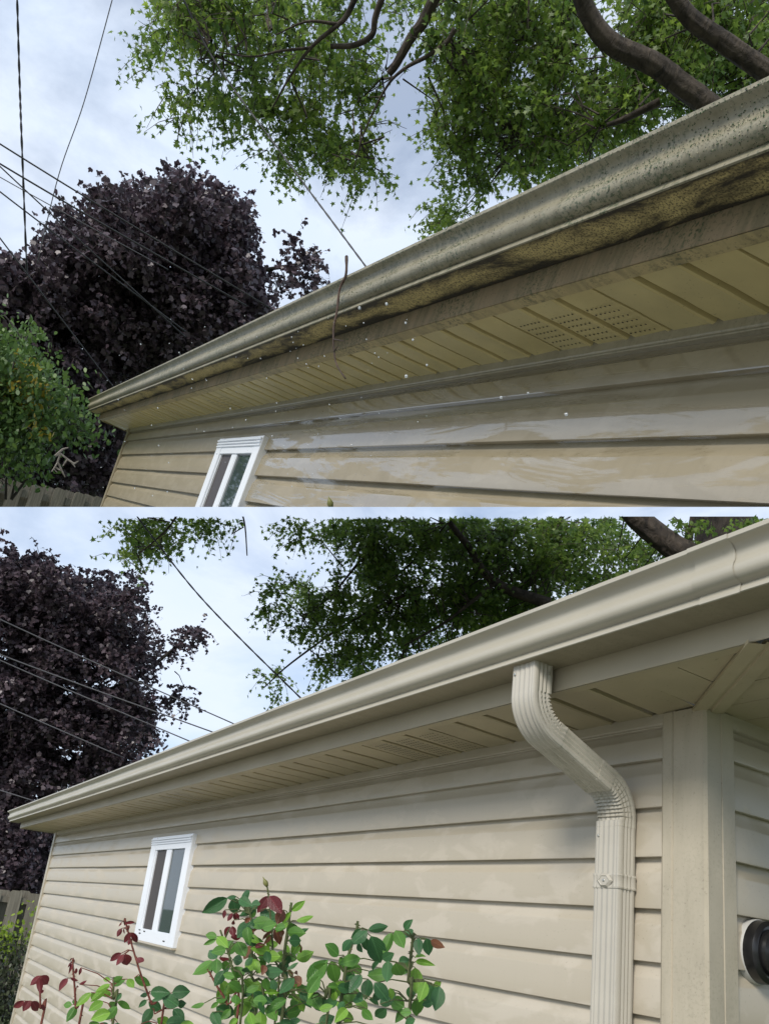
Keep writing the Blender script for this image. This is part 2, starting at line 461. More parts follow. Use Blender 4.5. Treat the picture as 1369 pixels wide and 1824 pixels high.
    u = mk(th, 'gutter_underside', *grid(und), UM, parent=g)
    V = [gp(xg, i) for i in range(len(P))]
    mk(th, 'end_cap', V + [(x + .003, y, z) for x, y, z in V], [tuple(range(len(P))), tuple(range(2 * len(P) - 1, len(P) - 1, -1))], GM, parent=g)
    # roof slab behind the gutter, shingle butts along the eave
    ze = zb + h - .012; sl = math.tan(math.radians(18))
    xa = (xn - .02) if xn is not None else x0; xb = xe + .03; ye = Yb + .03
    V = [(xa, ye, ze), (xb, ye, ze), (xb, -2.4, ze + (ye + 2.4) * sl), (xa, -2.4, ze + (ye + 2.4) * sl)]
    V += [(x, y, z + .03) for x, y, z in V]
    mk(th, 'roof', V, [(3, 2, 1, 0), (4, 5, 6, 7), (0, 1, 5, 4), (1, 2, 6, 5), (2, 3, 7, 6), (3, 0, 4, 7)], SHING)
    # window
    wx0, wx1, wz0, wz1 = c['win']
    W, H = wx1 - wx0, wz1 - wz0
    ax = lambda t: wx0 + W * t
    az = lambda t: wz1 - H * t
    # measured: near pane .122-.48, far pane .58-.87 across; .13-.89 down
    n0, n1, f0, f1, t0, t1 = .122, .478, .577, .868, .130, .888
    y0, y1 = .002, .040
    fr = join(box(ax(0), ax(n0), y0, y1, az(1), az(0)), box(ax(f1), ax(1), y0, y1, az(1), az(0)),
              box(ax(n0), ax(f1), y0, y1 - .001, az(t0), az(0)), box(ax(n0), ax(f1), y0, y1 - .001, az(1), az(t1)))
    wf = mk(th, 'window', *fr, WHITE, bevel=.002)
    if wf:
        for t in (.018, .040, .062):
            mk(th, 'head_moulding', *box(ax(.006), ax(.994), y1 - .002, y1 + .010 - t * .08, az(t + .016), az(t)), WHITE, parent=wf, bevel=.002)
        mk(th, 'mullion', *box(ax(n1), ax(f0), y0, y1 - .006, az(t1), az(t0)), WHITE, parent=wf, bevel=.002)
        mk(th, 'pane', *box(ax(n0), ax(n1), .010, .0255, az(t1), az(t0)), GLASS, parent=wf)
        mk(th, 'insect_screen', *box(ax(f0), ax(f1), .010, .0245, az(t1), az(t0)), SCREEN, parent=wf)
        for x in (n0, n1, f0, f1):                  # glazing beads
            d = .010 if x in (n0, f0) else -.010
            mk(th, 'glazing_bead', *box(min(ax(x), ax(x) + d), max(ax(x), ax(x) + d), .0235, .032, az(t1), az(t0)), WHITE, parent=wf)
        if pl is B:
            for t, v in ((.2, .955), (.83, .93), (.72, .905), (.85, .90)):
                mk(th, 'weep_hole', *box(ax(t), ax(t) + .03, y1 - .003, y1 + .0012, az(v) - .006, az(v)), BLACK, parent=wf)
        mk(th, 'sill', *box(ax(-.004), ax(1.004), y0, y1 + .006, az(1.018), az(1.0)), SM, parent=wf, bevel=.002)
    return th, g, P, zlast

gA, gutA, PA, _ = build_garage(A, 'beige garage with wet siding, algae-specked gutter and mould-blackened eave', dict(
    ground=-2.0, mats=(SID_A, GUT_A, FASC_A, MOULD, SOF_A), zc=.1035, x0=-.7, xf=6.40, zmin=-.75, dirty=True,
    splits={0: [5.4], 1: [2.62], 2: [4.9]}, chan=[4.22], Yb=.22, zb=.145, dy=.105, lip=.076, h=.087, zs=.100, over=.28, xn=None,
    hole=.0024, rib=.107, skew=.062, sof0=.779, sofmin=-.7, vents=[.779, 3.347], xg=6.853, win=(2.90, 3.56, -.66, -.06),
    glabel='grimy gutter with green algae specks'))
gB, gutB, PB, _ = build_garage(B, 'clean beige garage with fluted downspout, corner post and small white window', dict(
    ground=-2.0, mats=(SID_B, GUT_B, FASC_B, UND_B, SOF_B), zc=.109, x0=.06, xf=6.964, zmin=-1.9, dirty=False,
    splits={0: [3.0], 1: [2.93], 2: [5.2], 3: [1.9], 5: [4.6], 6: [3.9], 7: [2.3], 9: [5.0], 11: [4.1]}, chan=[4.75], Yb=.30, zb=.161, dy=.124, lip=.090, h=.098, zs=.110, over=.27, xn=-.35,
    hole=.0031, rib=.122, skew=-.02, sof0=-.005, sofmin=-.005, vents=[.727, 2.923], xg=7.36, win=(3.13, 3.835, -.66, -.06)))

# grit and algae specks stuck to the dirty gutter
def specks(n, size, colr, nm, lowclump):
    V, F = [], []
    seg = list(range(5, len(PA) - 4))
    for _ in range(n):
        t = rng.uniform() ** 2.0; x = .35 + 5.2 * t
        if lowclump and math.sin(x * 5.0) + math.sin(x * 11 + 1) < rng.uniform(-1.5, 1.6): continue
        i = int(rng.choice(seg)); f = rng.uniform()
        u = PA[i][0] * (1 - f) + PA[i + 1][0] * f; v = PA[i][1] * (1 - f) + PA[i + 1][1] * f
        p = np.array([x, .221 + u + .0012 * math.sin(1.3 * x) + .0006, .145 + v + .0015 * math.sin(.9 * x)])
        r = size * rng.uniform(.5, 1.4); b = len(V)
        for d in ((1, 0, 0), (-1, 0, 0), (0, .6, 0), (0, -.6, 0), (0, 0, 1), (0, 0, -1)):
            V.append(p + np.array(d) * r * rng.uniform(.7, 1.3, 3))
        F += [(b, b + 2, b + 4), (b + 2, b + 1, b + 4), (b + 1, b + 3, b + 4), (b + 3, b, b + 4), (b + 2, b, b + 5), (b + 1, b + 2, b + 5), (b + 3, b + 1, b + 5), (b, b + 3, b + 5)]
    o = mk(gA, nm, V, F, MatB(nm, .8, colr).m, parent=gutA); o['kind'] = 'stuff'
specks(5200, .0011, (.035, .075, .03), 'algae_speck', True)
specks(3000, .0008, (.03, .028, .022), 'dirt_speck', False)
specks(600, .0011, (.42, .40, .28), 'pale_grit', False)

# near corner of the clean garage: corner post, return wall, hip trim
V = [(.094, -.03), (.094, .020), (.088, .0235), (.066, .0235), (.063, .020), (.060, .0235), (.012, .0245), (-.018, .0245), (-.0245, .018), (-.0245, -.030), (-.021, -.033), (-.0245, -.036), (-.0245, -.080), (-.020, -.0855), (.02, -.0855)]
rows = [[(x, y, z) for x, y in V] for z in (GROUND + .1, -1.2, -.6, 0, .1085)]
mk(gB, 'corner_post', *grid(rows), POST, smooth=True, angle=20)
zt = .079; k = 0
while -k * S > -1.9:
    course(gB, -3.0, -.083, -k * S + .004, zt, SID_B, along='y'); zt = -k * S + .004; k += 1
mk(gB, 'wall_sheathing', *box(.004, .02, -3.0, -.02, -1.95, .125), MatB('return_sheathing', .9, (.3, .27, .2)).m)
mk(gB, 'trim_channel', *box(-.020, .003, -3.0, -.084, .079, .118), SID_B, bevel=.002)
def hip_trim():
    a = np.array([-.012, -.002]); b = np.array([-.338, .288]); d = (b - a) / np.linalg.norm(b - a); nn = np.array([-d[1], d[0]])
    prof = [(-.034, .108), (-.034, .100), (-.006, .0985), (-.003, .103), (.003, .103), (.006, .0985), (.034, .100), (.034, .108)]
    rows = [[(*(a + (b - a) * t + nn * q), z) for q, z in prof] for t in (0, .5, 1)]
    return mk(gB, 'hip_trim', *grid(rows), SOF_B, smooth=True, angle=20)
hip_trim()
# soffit over the return wall and the small panels in front of the hip
for y1 in np.arange(-.13, -2.6, -.122):
    mk(gB, 'soffit_panel', *box(-.325, -.010, y1 - .118, y1, .1105, .116), SOF_B, bevel=.0015)
for y0, y1 in ((-.127, -.012), (-.009, .103), (.106, .27)):
    xl = -.02 - max(y0, 0) * 1.1
    V = [(-.325, y0, .1105), (xl, y0, .1105), (-.02 - max(y1, 0) * 1.1, y1, .1105), (-.325, y1, .1105)]
    V += [(x, y, z + .006) for x, y, z in V]
    mk(gB, 'soffit_panel', V, [(0, 1, 2, 3), (7, 6, 5, 4), (0, 4, 5, 1), (1, 5, 6, 2), (2, 6, 7, 3), (3, 7, 4, 0)], SOF_B)
for x0_, x1_ in ((-.127, -.008), (-.25, -.13)):
    V = [(x0_, .272, .1102), (x1_, .272, .1102), (x1_, -x1_ * .9 + .01, .1102), (x0_, -x0_ * .9 + .01, .1102)]
    V += [(x, y, z + .006) for x, y, z in V]
    mk(gB, 'soffit_panel', V, [(0, 1, 2, 3), (7, 6, 5, 4), (0, 4, 5, 1), (1, 5, 6, 2), (2, 6, 7, 3), (3, 7, 4, 0)], SOF_B)
mk(gB, 'foundation', *box(.03, 6.95, -2.4, -.002, -2.0, -1.80), MatB('concrete', .9, (.3, .29, .27)).m)

# lap joint of the gutter with its rivet
def strip(xa, xb, off):
    idx = range(2, len(PB))
    return grid([[(x, .301 + PB[i][0] + off, .161 + PB[i][1] - (off if i < 5 else 0)) for i in idx] for x in (xa, xb)])
mk(gB, 'gutter_joint', *strip(-.352, -.272, .0022), GUT_B, parent=gutB, smooth=True, angle=32)
def screw(th, p, nrm, r, parent):
    p = np.asarray(p, float); nrm = np.asarray(nrm, float) / np.linalg.norm(nrm)
    V, F = tube([p, p + nrm * r * .45, p + nrm * r * .75], [r, r * .95, r * .5], 12)
    return mk(th, 'screw', V, F, SCREW, parent=parent, smooth=True, angle=40)
screw(gB, B.hit(1262, 1003, 1, .30 + .001 + .098), (0, 1, 0), .0045, gutB)

# downspout: elbow, slanted length, elbow, pipe, strap
DW, DD, DX = .078, .058, .2
def section(n=20, flute=.0026):
    pts = []
    def side(ax0, ay0, ax1, ay1, nx, ny, L_):
        for i in range(n):
            t = i / n; e = min(t, 1 - t) * L_
            f = flute * (math.cos(t * 2 * math.pi * 5) - 1) * .5 if e > .010 else 0
            r = .007; k = 0
            if e < r: k = r - math.sqrt(max(0, r * r - (r - e) ** 2))
            pts.append((ax0 + (ax1 - ax0) * t + nx * (f - k), ay0 + (ay1 - ay0) * t + ny * (f - k)))
    a, b = DW / 2, DD / 2
    side(-a, b, a, b, 0, 1, DW); side(a, b, a, -b, 1, 0, DD); side(a, -b, -a, -b, 0, -1, DW); side(-a, -b, -a, b, -1, 0, DD)
    return pts
SEC = section()
C1, C2 = np.array([.345, .035]), np.array([.052, -.085])
dg = (C2 - C1) / np.linalg.norm(C2 - C1); ang = math.acos(-dg[1]); RF = .085; TL = RF * math.tan(ang / 2)
def arc(c, d0, d1, n=40):
    p0 = c - d0 * TL; out = []
    s = np.sign(d0[0] * d1[1] - d0[1] * d1[0]); nn = np.array([-d0[1], d0[0]]) * s; o = p0 + nn * RF
    for i in range(n + 1):
        a = ang * i / n * s; v = p0 - o
        out.append((o + np.array([v[0] * math.cos(a) - v[1] * math.sin(a), v[0] * math.sin(a) + v[1] * math.cos(a)]),
                    np.array([d0[0] * math.cos(a) - d0[1] * math.sin(a), d0[0] * math.sin(a) + d0[1] * math.cos(a)]), i / n))
    return out
dn = np.array([0., -1.])
def sweep(name, path, inner, scale=1.0, parent=None, crimp=9, mat=None):
    """path: (point, direction, bend parameter or None); inner = +1 when the crimps sit on the outward face."""
    rows = []
    for p, d, t in path:
        nrm = np.array([-d[1], d[0]]);  nrm = nrm if nrm @ np.array([1, 0]) > 0 or abs(nrm[0]) < 1e-6 and nrm[1] < 0 else -nrm
        row = []
        for sx, sy in SEC:
            k = 1.0; q = sy * scale
            if t is not None:
                depth = np.clip((sy * inner / (DD / 2) + .75) / 1.75, 0, 1)
                saw = (t * crimp) % 1.0
                k -= .0; q += -inner * .0065 * depth * (1 - saw) ; x = sx * scale * (1 - .055 * depth * (1 - saw))
            else: x = sx * scale
            row.append((DX + x, p[0] + nrm[0] * q, p[1] + nrm[1] * q))
        rows.append(row)
    V, F = grid(rows, True); n = len(SEC)
    F.append(tuple(range(n))); F.append(tuple(range(len(V) - n, len(V)))[::-1])
    return mk(gB, name, V, F, mat or DOWN, parent=parent, smooth=True, angle=24)
pipe = sweep('downspout', [(np.array([C2[0], z]), dn, None) for z in (-.150, -.6, -1.2, -1.9)], 1, .985)
pipe['label'] = 'pale fluted downspout with two crimped elbows'
a1 = arc(C1, dn, dg); a2 = arc(C2, dg, dn)
e1e = a1[-1][0] + dg * .022; e2s = a2[0][0] - dg * .050
sweep('elbow', [(np.array([C1[0], .166]), dn, None), (a1[0][0] + np.array([0, .002]), dn, None)] + a1 + [(e1e, dg, None)], -1, 1.0, pipe)
sweep('slanted_pipe', [(e1e - dg * .02, dg, None), (e2s + dg * .02, dg, None)], 1, .975, pipe, mat=ELBOW)
sweep('elbow', [(e2s, dg, None), (a2[0][0] - dg * .002, dg, None)] + a2 + [(np.array([C2[0], a2[-1][0][1] - .022]), dn, None)], 1, 1.0, pipe, 8, mat=ELBOW)
zst = -.29
V, F = grid([[(DX + x * q, C2[0] + y * q, z) for x, y in SEC] for z, q in ((zst - .017, 1.0), (zst - .0165, 1.05), (zst - .013, 1.07), (zst - .010, 1.04), (zst + .010, 1.04), (zst + .013, 1.07), (zst + .0165, 1.05), (zst + .017, 1.0))], True)
stp = mk(gB, 'strap', V, F, DOWN, parent=pipe, smooth=True, angle=25)
yf = C2[0] + DD / 2 + .0015
dia = [(-.024, 0), (-.010, .015), (.010, .015), (.024, 0), (.010, -.015), (-.010, -.015)]
V = [(DX + .002 + x, yf, zst + z) for x, z in dia] + [(DX + .002 + x * .72, yf + .005, zst + z * .72) for x, z in dia] + [(DX + .002 + x * .6, yf + .0035, zst + z * .6) for x, z in dia]
F = [(i, (i + 1) % 6, 6 + (i + 1) % 6, 6 + i) for i in range(6)] + [(6 + i, 6 + (i + 1) % 6, 12 + (i + 1) % 6, 12 + i) for i in range(6)] + [tuple(range(12, 18))]
mk(gB, 'strap_boss', V, F, DOWN, parent=pipe)
screw(gB, (DX + .002, yf + .003, zst), (0, 1, 0), .0035, pipe)
screw(gB, (DX + .027, C1[0] + DD / 2, .140), (0, 1, 0), .0036, pipe)
screw(gB, (DX - DW / 2, C1[0] - .015, .140), (-1, 0, 0), .0036, pipe)
screw(gB, (DX + .026, C2[0] + DD / 2, -.185), (0, 1, 0), .003, pipe)

# round black fixture on the return wall
fx = Thing(B, (-.017, -.172, -.41), 'wall_fixture', 'round black fixture with a white caulk ring on the return wall', 'wall fixture')
def disc(x0, x1, r0, r1, cy=-.172, cz=-.41, n=40):
    ring = lambda x, r: [(x, cy + r * math.cos(2 * math.pi * i / n), cz + r * math.sin(2 * math.pi * i / n)) for i in range(n)]
    return ring(x0, r0), ring(x1, r1)
def lathe(spec, mat, name):
    rows = []
    for x, r in spec: rows.append(disc(x, x, r, r)[0])
    V, F = grid(rows, True); F.append(tuple(range(len(V) - 40, len(V))))
    mk(fx, name, V, F, mat, smooth=True, angle=30)
lathe([(-.004, .0700), (-.0185, .0695), (-.0205, .0685), (-.0195, .0660)], CAULK, 'caulk_ring')
lathe([(-.010, .068), (-.042, .067), (-.048, .062), (-.050, .058), (-.046, .056), (-.046, .050), (-.060, .048), (-.066, .040), (-.068, .02)], BLACKP, 'housing')

# ------------------------------------------------------------------ dead twig over the dirty gutter, water spray
tw = [(617, 457), (616, 489), (605, 514), (600, 553), (594, 587), (595, 626), (600, 651), (615, 674)]
twp = smoothline([A.hit(x, y, 1, .331) for x, y in tw], 4)
th = Solo(A, twp[4])
side = [A.hit(594, 604, 1, .331), A.hit(606, 606, 1, .345), A.hit(613, 607, 1, .347)]
side2 = [A.hit(595, 626, 1, .331), A.hit(601, 617, 1, .345)]
V, F = join(tube(twp, [.0042 * (1 - .6 * i / len(twp)) * random.uniform(.8, 1.25) for i in range(len(twp))], 7, .15), tube(side, [.0018, .0014, .001], 5), tube(side2, [.0018, .001], 5))
tag(mk(th, 'twig', V, F, bark_mat('twig_bark', (.025, .016, .012), (.10, .062, .046)), smooth=True), 'thin dead brown twig dangling over the edge of the dirty gutter', 'twig')
V, F = [], []
ico = [(0, 0, 1), (.894, 0, .447), (.276, .851, .447), (-.724, .526, .447), (-.724, -.526, .447), (.276, -.851, .447), (.724, .526, -.447), (-.276, .851, -.447), (-.894, 0, -.447), (-.276, -.851, -.447), (.724, -.526, -.447), (0, 0, -1)]
icf = [(0, 1, 2), (0, 2, 3), (0, 3, 4), (0, 4, 5), (0, 5, 1), (1, 6, 2), (2, 7, 3), (3, 8, 4), (4, 9, 5), (5, 10, 1), (6, 7, 2), (7, 8, 3), (8, 9, 4), (9, 10, 5), (10, 6, 1), (11, 7, 6), (11, 8, 7), (11, 9, 8), (11, 10, 9), (11, 6, 10)]
def drop(x, y, d, px):
    p = A.at(x, y, d); r = px * .5 / FPX * d; b = len(V)
    V.extend(p + np.array(v) * r for v in ico); F.extend(tuple(b + i for i in f) for f in icf)
for _ in range(110):
    x = rng.uniform(180, 760); y = rng.uniform(560, 895)
    drop(x, y, rng.uniform(.75, 1.1), rng.choice([1.2, 1.5, 1.9, 2.4]))
for x, y, s in ((723, 670, 6), (688, 541, 5), (640, 548, 5), (722, 575, 4), (735, 605, 4), (760, 650, 4), (892, 708, 5), (940, 700, 4), (1008, 738, 6)): drop(x, y, .8, s)
wm = MatB('water_drop', .05, (.9, .93, .95)); wm.p.inputs['Transmission Weight'].default_value = .6; wm.p.inputs['IOR'].default_value = 1.33
th = Solo(A, A.at(480, 720, .9))
tag(mk(th, 'water_droplets', V, F, wm.m, smooth=True), 'spray of tiny water droplets in front of the dirty gutter', 'droplets', kind='stuff')
# bud at the foot of the upper view
th = Thing(A, A.at(588, 903, 1.25), 'rose_bud', 'single green rose bud tip in front of wet siding', 'rose bud')
BUDM = MatB('bud_green', .5, (.17, .17, .05)).m
b0, b1 = A.at(590, 906, 1.25), A.at(585, 884, 1.25)
ax = b1 - b0
mk(th, 'bud', *tube([b0 + ax * t for t in (0, .2, .45, .7, .85, 1)], [.002, .0042, .0052, .0030, .0012, .0006], 10), BUDM, smooth=True)

# ------------------------------------------------------------------ foliage machinery
def star(lobes):
    """Maple leaf outline, stem at the origin, tip along +y."""
    pts = [(0, 0)]
    for x, y in lobes: pts.append((x, y))
    pts.append((0, 1.0))
    for x, y in reversed(lobes): pts.append((-x, y))
    return np.array([(x, y, -.18 * abs(x) - .10 * y * y) for x, y in pts])
MAPLE = star([(.10, .10), (.46, .02), (.26, .24), (.62, .42), (.24, .50), (.13, .66)])
MAPLE_WIDE = star([(.30, -.02), (.52, .16), (.58, .50), (.30, .56), (.16, .78)])
OVAL = np.array([(0, 0, 0), (.20, .18, -.02), (.28, .45, -.03), (.18, .78, -.06), (0, 1, -.12), (-.18, .78, -.06), (-.28, .45, -.03), (-.20, .18, -.02)])

def leaf_mesh(th, name, tmpl, P, size, rnd, mat, down, parent=None, flat=.5, spread=1.0, hang=1.1):
    """Leaves at points P (place axes); 'down' is the hanging direction."""
    n = len(P)
    if n == 0: return None
    down = np.asarray(down, float)
    d = rng.normal(size=(n, 3)) * spread + down * hang; d /= np.linalg.norm(d, axis=1)[:, None]
    q = rng.normal(size=(n, 3)) - down * flat; q -= (q * d).sum(1)[:, None] * d; q /= np.linalg.norm(q, axis=1)[:, None]
    u = np.cross(d, q)
    sz = size * rng.uniform(.65, 1.25, n)
    T = tmpl; k = len(T)
    V = P[:, None, :] + sz[:, None, None] * (T[None, :, 0, None] * u[:, None, :] + T[None, :, 1, None] * d[:, None, :] + T[None, :, 2, None] * q[:, None, :])
    V = (V.reshape(-1, 3) - th.base) * th.place.k
    me = bpy.data.meshes.new(name)
    me.vertices.add(n * k); me.vertices.foreach_set('co', V.ravel().astype(np.float32))
    me.loops.add(n * k); me.loops.foreach_set('vertex_index', np.arange(n * k, dtype=np.int32))
    me.polygons.add(n); me.polygons.foreach_set('loop_start', np.arange(0, n * k, k, dtype=np.int32))
    at = me.attributes.new('rnd', 'FLOAT', 'POINT'); at.data.foreach_set('value', np.repeat(np.clip(rnd, 0, 1), k).astype(np.float32))
    me.materials.append(mat); me.update(calc_edges=True); me.validate()
    o = bpy.data.objects.new(name, me); col.objects.link(o); o.parent = parent or th.o
    o['kind'] = 'stuff'
    return o

def inpoly(pts, poly):
    poly = np.asarray(poly, float); x, y = pts[:, 0], pts[:, 1]; r = np.zeros(len(pts), bool); j = len(poly) - 1
    for i in range(len(poly)):
        xi, yi = poly[i]; xj, yj = poly[j]
        c = ((yi > y) != (yj > y)) & (x < (xj - xi) * (y - yi) / (yj - yi + 1e-9) + xi); r ^= c; j = i
    return r
def parea(poly):
    p = np.asarray(poly, float); x, y = p[:, 0], p[:, 1]; return abs(np.dot(x, np.roll(y, 1)) - np.dot(y, np.roll(x, 1))) / 2
def roughen(poly, amp, step=24):
    poly = np.asarray(poly, float); out = []
    for i in range(len(poly)):
        a, b = poly[i], poly[(i + 1) % len(poly)]; n = max(1, int(np.hypot(*(b - a)) / step))
        for k in range(n): out.append(a + (b - a) * k / n + rng.normal(size=2) * amp)
    return np.array(out)
def clumps(pl, poly, dens, dist, thick, spray=17, loose=.25):
    """Clump centres filling a crown's outline, spread in depth round the crown's own distance."""
    poly = np.asarray(poly, float); n = int(parea(poly) * dens); lo, hi = poly.min(0), poly.max(0); out = []
    while len(out) < n:
        p = rng.uniform(lo, hi, (n * 2 + 10, 2)); out += p[inpoly(p, poly)].tolist()
    out = np.array(out[:n]).reshape(-1, 2)
    # gather the clumps into sprays so that gaps open between them
    ns = max(1, n // 7); hub = out[rng.choice(n, ns, replace=False)] if n else out
    hd = rng.uniform(-thick, thick, ns); idx = np.arange(n) % ns
    q = hub[idx] + rng.normal(size=(n, 2)) * spray; m_ = rng.uniform(size=n) < loose
    q[m_] = out[m_]
    return np.array([pl.at(x, y, dist + hd[i] + rng.uniform(-.25, .25)) for (x, y), i in zip(q, idx)]).reshape(-1, 3)
def leaves_from(C, per, rad, pl, sag):
    n = len(C); cnt = rng.integers(int(per * .5), int(per * 1.5) + 1, n); idx = np.repeat(np.arange(n), cnt)
    off = rng.normal(size=(len(idx), 3)) * rad * .5; off[:, 2] *= .75; off[:, 2] -= sag * (off[:, 0] ** 2 + off[:, 1] ** 2) / rad
    P = C[idx] + off
    cl = rng.uniform(0, 1, n)[idx]
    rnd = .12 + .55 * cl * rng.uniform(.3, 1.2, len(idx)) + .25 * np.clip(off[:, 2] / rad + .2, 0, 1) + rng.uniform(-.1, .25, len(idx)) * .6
    k = pl.keep(P + np.array([0, 0, .02 if not pl.above else -.02]) * 0)
    return P[k], rnd[k]
def sprays(C, ntw, length, nleaf, pl, down):
    """From each clump a few drooping twigs with leaves set along them."""
    P, R_, T = [], [], []
    for c in C:
        tone = rng.uniform(0, 1); main = rng.normal(size=3); main[2] *= .3; main /= np.linalg.norm(main)
        for _ in range(int(rng.integers(max(1, ntw - 2), ntw + 2))):
            d = rng.normal(size=3) * .75 + main * .7 + down * .35; d /= np.linalg.norm(d); ln = length * rng.uniform(.5, 1.2)
            m_ = c + d * ln * .55; e = m_ + (d + down * .55) * ln * .4; T.append((c, m_, e))
            for j in range(nleaf):
                t = (j + .8) / nleaf; p = c + (m_ - c) * t / .55 if t < .55 else m_ + (e - m_) * (t - .55) / .45
                P.append(p + rng.normal(size=3) * .018); R_.append(.10 + .50 * tone * rng.uniform(.4, 1.2) + .30 * rng.uniform() ** 2)
    P, R_ = np.array(P), np.array(R_); k = pl.keep(P)
    return P[k], R_[k], T
def spray_twigs(th, T, r, mat):
    vf = [tube(t, [r, r * .7, r * .35], 3, cap=False) for t in T if th.place.keep(np.array(t)).all()]
    if vf: mk(th, 'spray_twigs', *join(*vf), mat, clip=False)['kind'] = 'stuff'
def twigs(th, C, hub, nm, r, mat, every=1, frac=.35):
    vf = []
    for i in range(0, len(C), every):
        c = C[i]; h = hub[np.argmin(np.linalg.norm(hub - c, axis=1))]
        if np.linalg.norm(h - c) > .85: continue
        s = c + (h - c) * frac; mid = (s + c) / 2 + rng.normal(size=3) * .08
        if th.place.keep(c[None])[0] and th.place.keep(s[None])[0]: vf.append(tube([s, mid, c], [r, r * .7, r * .3], 4, cap=False))
    if vf:
        o = mk(th, nm, *join(*vf), mat); 
        if o: o['kind'] = 'stuff'
def limb(th, name, pix, dist, wpx, mat, dz=0, seg=10, extra=None):
    """A limb along pixels at the tree's distance; wpx = width in pixels at start and end."""
    pl = th.place; n = len(pix)
    pts = [pl.at(x, y, dist + dz * i / max(1, n - 1)) for i, (x, y) in enumerate(pix)]
    if extra: pts += extra
    sp = smoothline(pts, 6)
    cs = [float((pl.R @ (q - pl.C))[2] / np.linalg.norm(q - pl.C)) for q in sp]   # cosine off the optical axis
    r = [(wpx[0] + (wpx[1] - wpx[0]) * i / (len(sp) - 1)) * .5 / FPX * dist * max(.3, cs[i]) ** 1.4 for i in range(len(sp))]
    return mk(th, name, *tube(sp, r, seg, .05), mat, smooth=True), sp

DOWN_A = A.Rw.T @ np.array([0, 0, -1.0]) * .5 + np.array([0, 0, -.5])
DOWN_B = np.array([0, 0, -1.0])

# ------------------------------------------------------------------ purple maples
def purple(pl, dist, poly, tips, label, base_px, down, dens, limbs):
    base = pl.hit(*base_px, 2, GROUND) if not pl.above else pl.at(*base_px, dist)
    c0 = pl.at(*np.mean(np.asarray(poly), axis=0), dist)
    if not pl.above: base = np.array([c0[0], c0[1], GROUND])
    th = Thing(pl, base, 'purple_maple', label, 'tree', 'purple maples')
    pc_ = np.asarray(poly, float); ctr = pc_.mean(0); pc_ = pc_ + (ctr - pc_) / np.linalg.norm(ctr - pc_, axis=1)[:, None] * 26
    C = clumps(pl, roughen(pc_, 11, 42), dens, dist, 1.2, 13, .3)
    for s in tips: C = np.vstack([C, clumps(pl, s, dens * .8, dist, .2)])
    P, r, T = sprays(C, 6, .42, 10, pl, np.asarray(down))
    top = pl.at(*limbs[0][-1], dist)
    if not pl.above: 
        t = [np.array([c0[0], c0[1], GROUND]), np.array([c0[0] + .05, c0[1], GROUND + 1.0]), pl.at(*limbs[0][0], dist)]
    else: t = [pl.at(*base_px, dist), pl.at(*limbs[0][0], dist)]
    tr = mk(th, 'trunk', *tube(smoothline(t, 4), [.19 - .05 * i / 8 for i in range(4 * (len(t) - 1) + 1)], 10, .06), BARKP, smooth=True)
    hubs = []
    for lp in limbs:
        o, sp = limb(th, 'limb', lp, dist, (16, 4), BARKP); hubs += sp
    cr = leaf_mesh(th, 'crown', MAPLE_WIDE, P, .064, r * 1.0, LEAF_P, down, flat=1.3, hang=.7, spread=.8)
    spray_twigs(th, T[::3], .006, BARKP)
    twigs(th, C, np.array(hubs), 'twigs', .012, BARKP, 3, .5)
    return th
purple(A, 13.0, [(-150, 520), (-40, 472), (30, 475), (60, 445), (95, 400), (125, 355), (140, 325), (175, 325), (215, 308), (260, 315), (325, 298), (368, 305), (378, 325), (430, 335), (478, 370), (482, 440), (490, 490), (500, 560), (340, 650), (200, 720), (240, 780), (215, 900), (-150, 900)],
       [[(480, 480), (545, 460), (550, 475), (490, 505)]], 'dark purple maple behind the far end of the wet dirty garage', (150, 902), DOWN_A, .0125,
       [[(165, 800), (200, 640), (260, 480), (270, 380)], [(190, 680), (120, 560), (90, 480)], [(210, 610), (340, 500), (400, 400)], [(240, 540), (200, 430), (180, 360)], [(300, 530), (430, 490), (540, 468)]])
purple(B, 15.0, [(-150, 1040), (-60, 980), (30, 970), (78, 962), (110, 990), (135, 1010), (185, 1008), (225, 1035), (255, 1048), (262, 1100), (290, 1135), (300, 1170), (295, 1230), (285, 1262), (290, 1330), (180, 1400), (60, 1440), (70, 1490), (105, 1500), (80, 1605), (-150, 1605)],
       [[(285, 1140), (340, 1130), (345, 1146), (295, 1165)], [(285, 1238), (325, 1236), (318, 1250), (290, 1255)]], 'dark purple maple behind the far end of the clean garage', (60, 1700), DOWN_B, .0125,
       [[(60, 1500), (95, 1300), (110, 1150), (100, 1030)], [(85, 1350), (30, 1200), (20, 1080)], [(95, 1290), (190, 1180), (230, 1080)], [(100, 1250), (220, 1220), (330, 1140)], [(75, 1420), (200, 1330), (270, 1290)]])

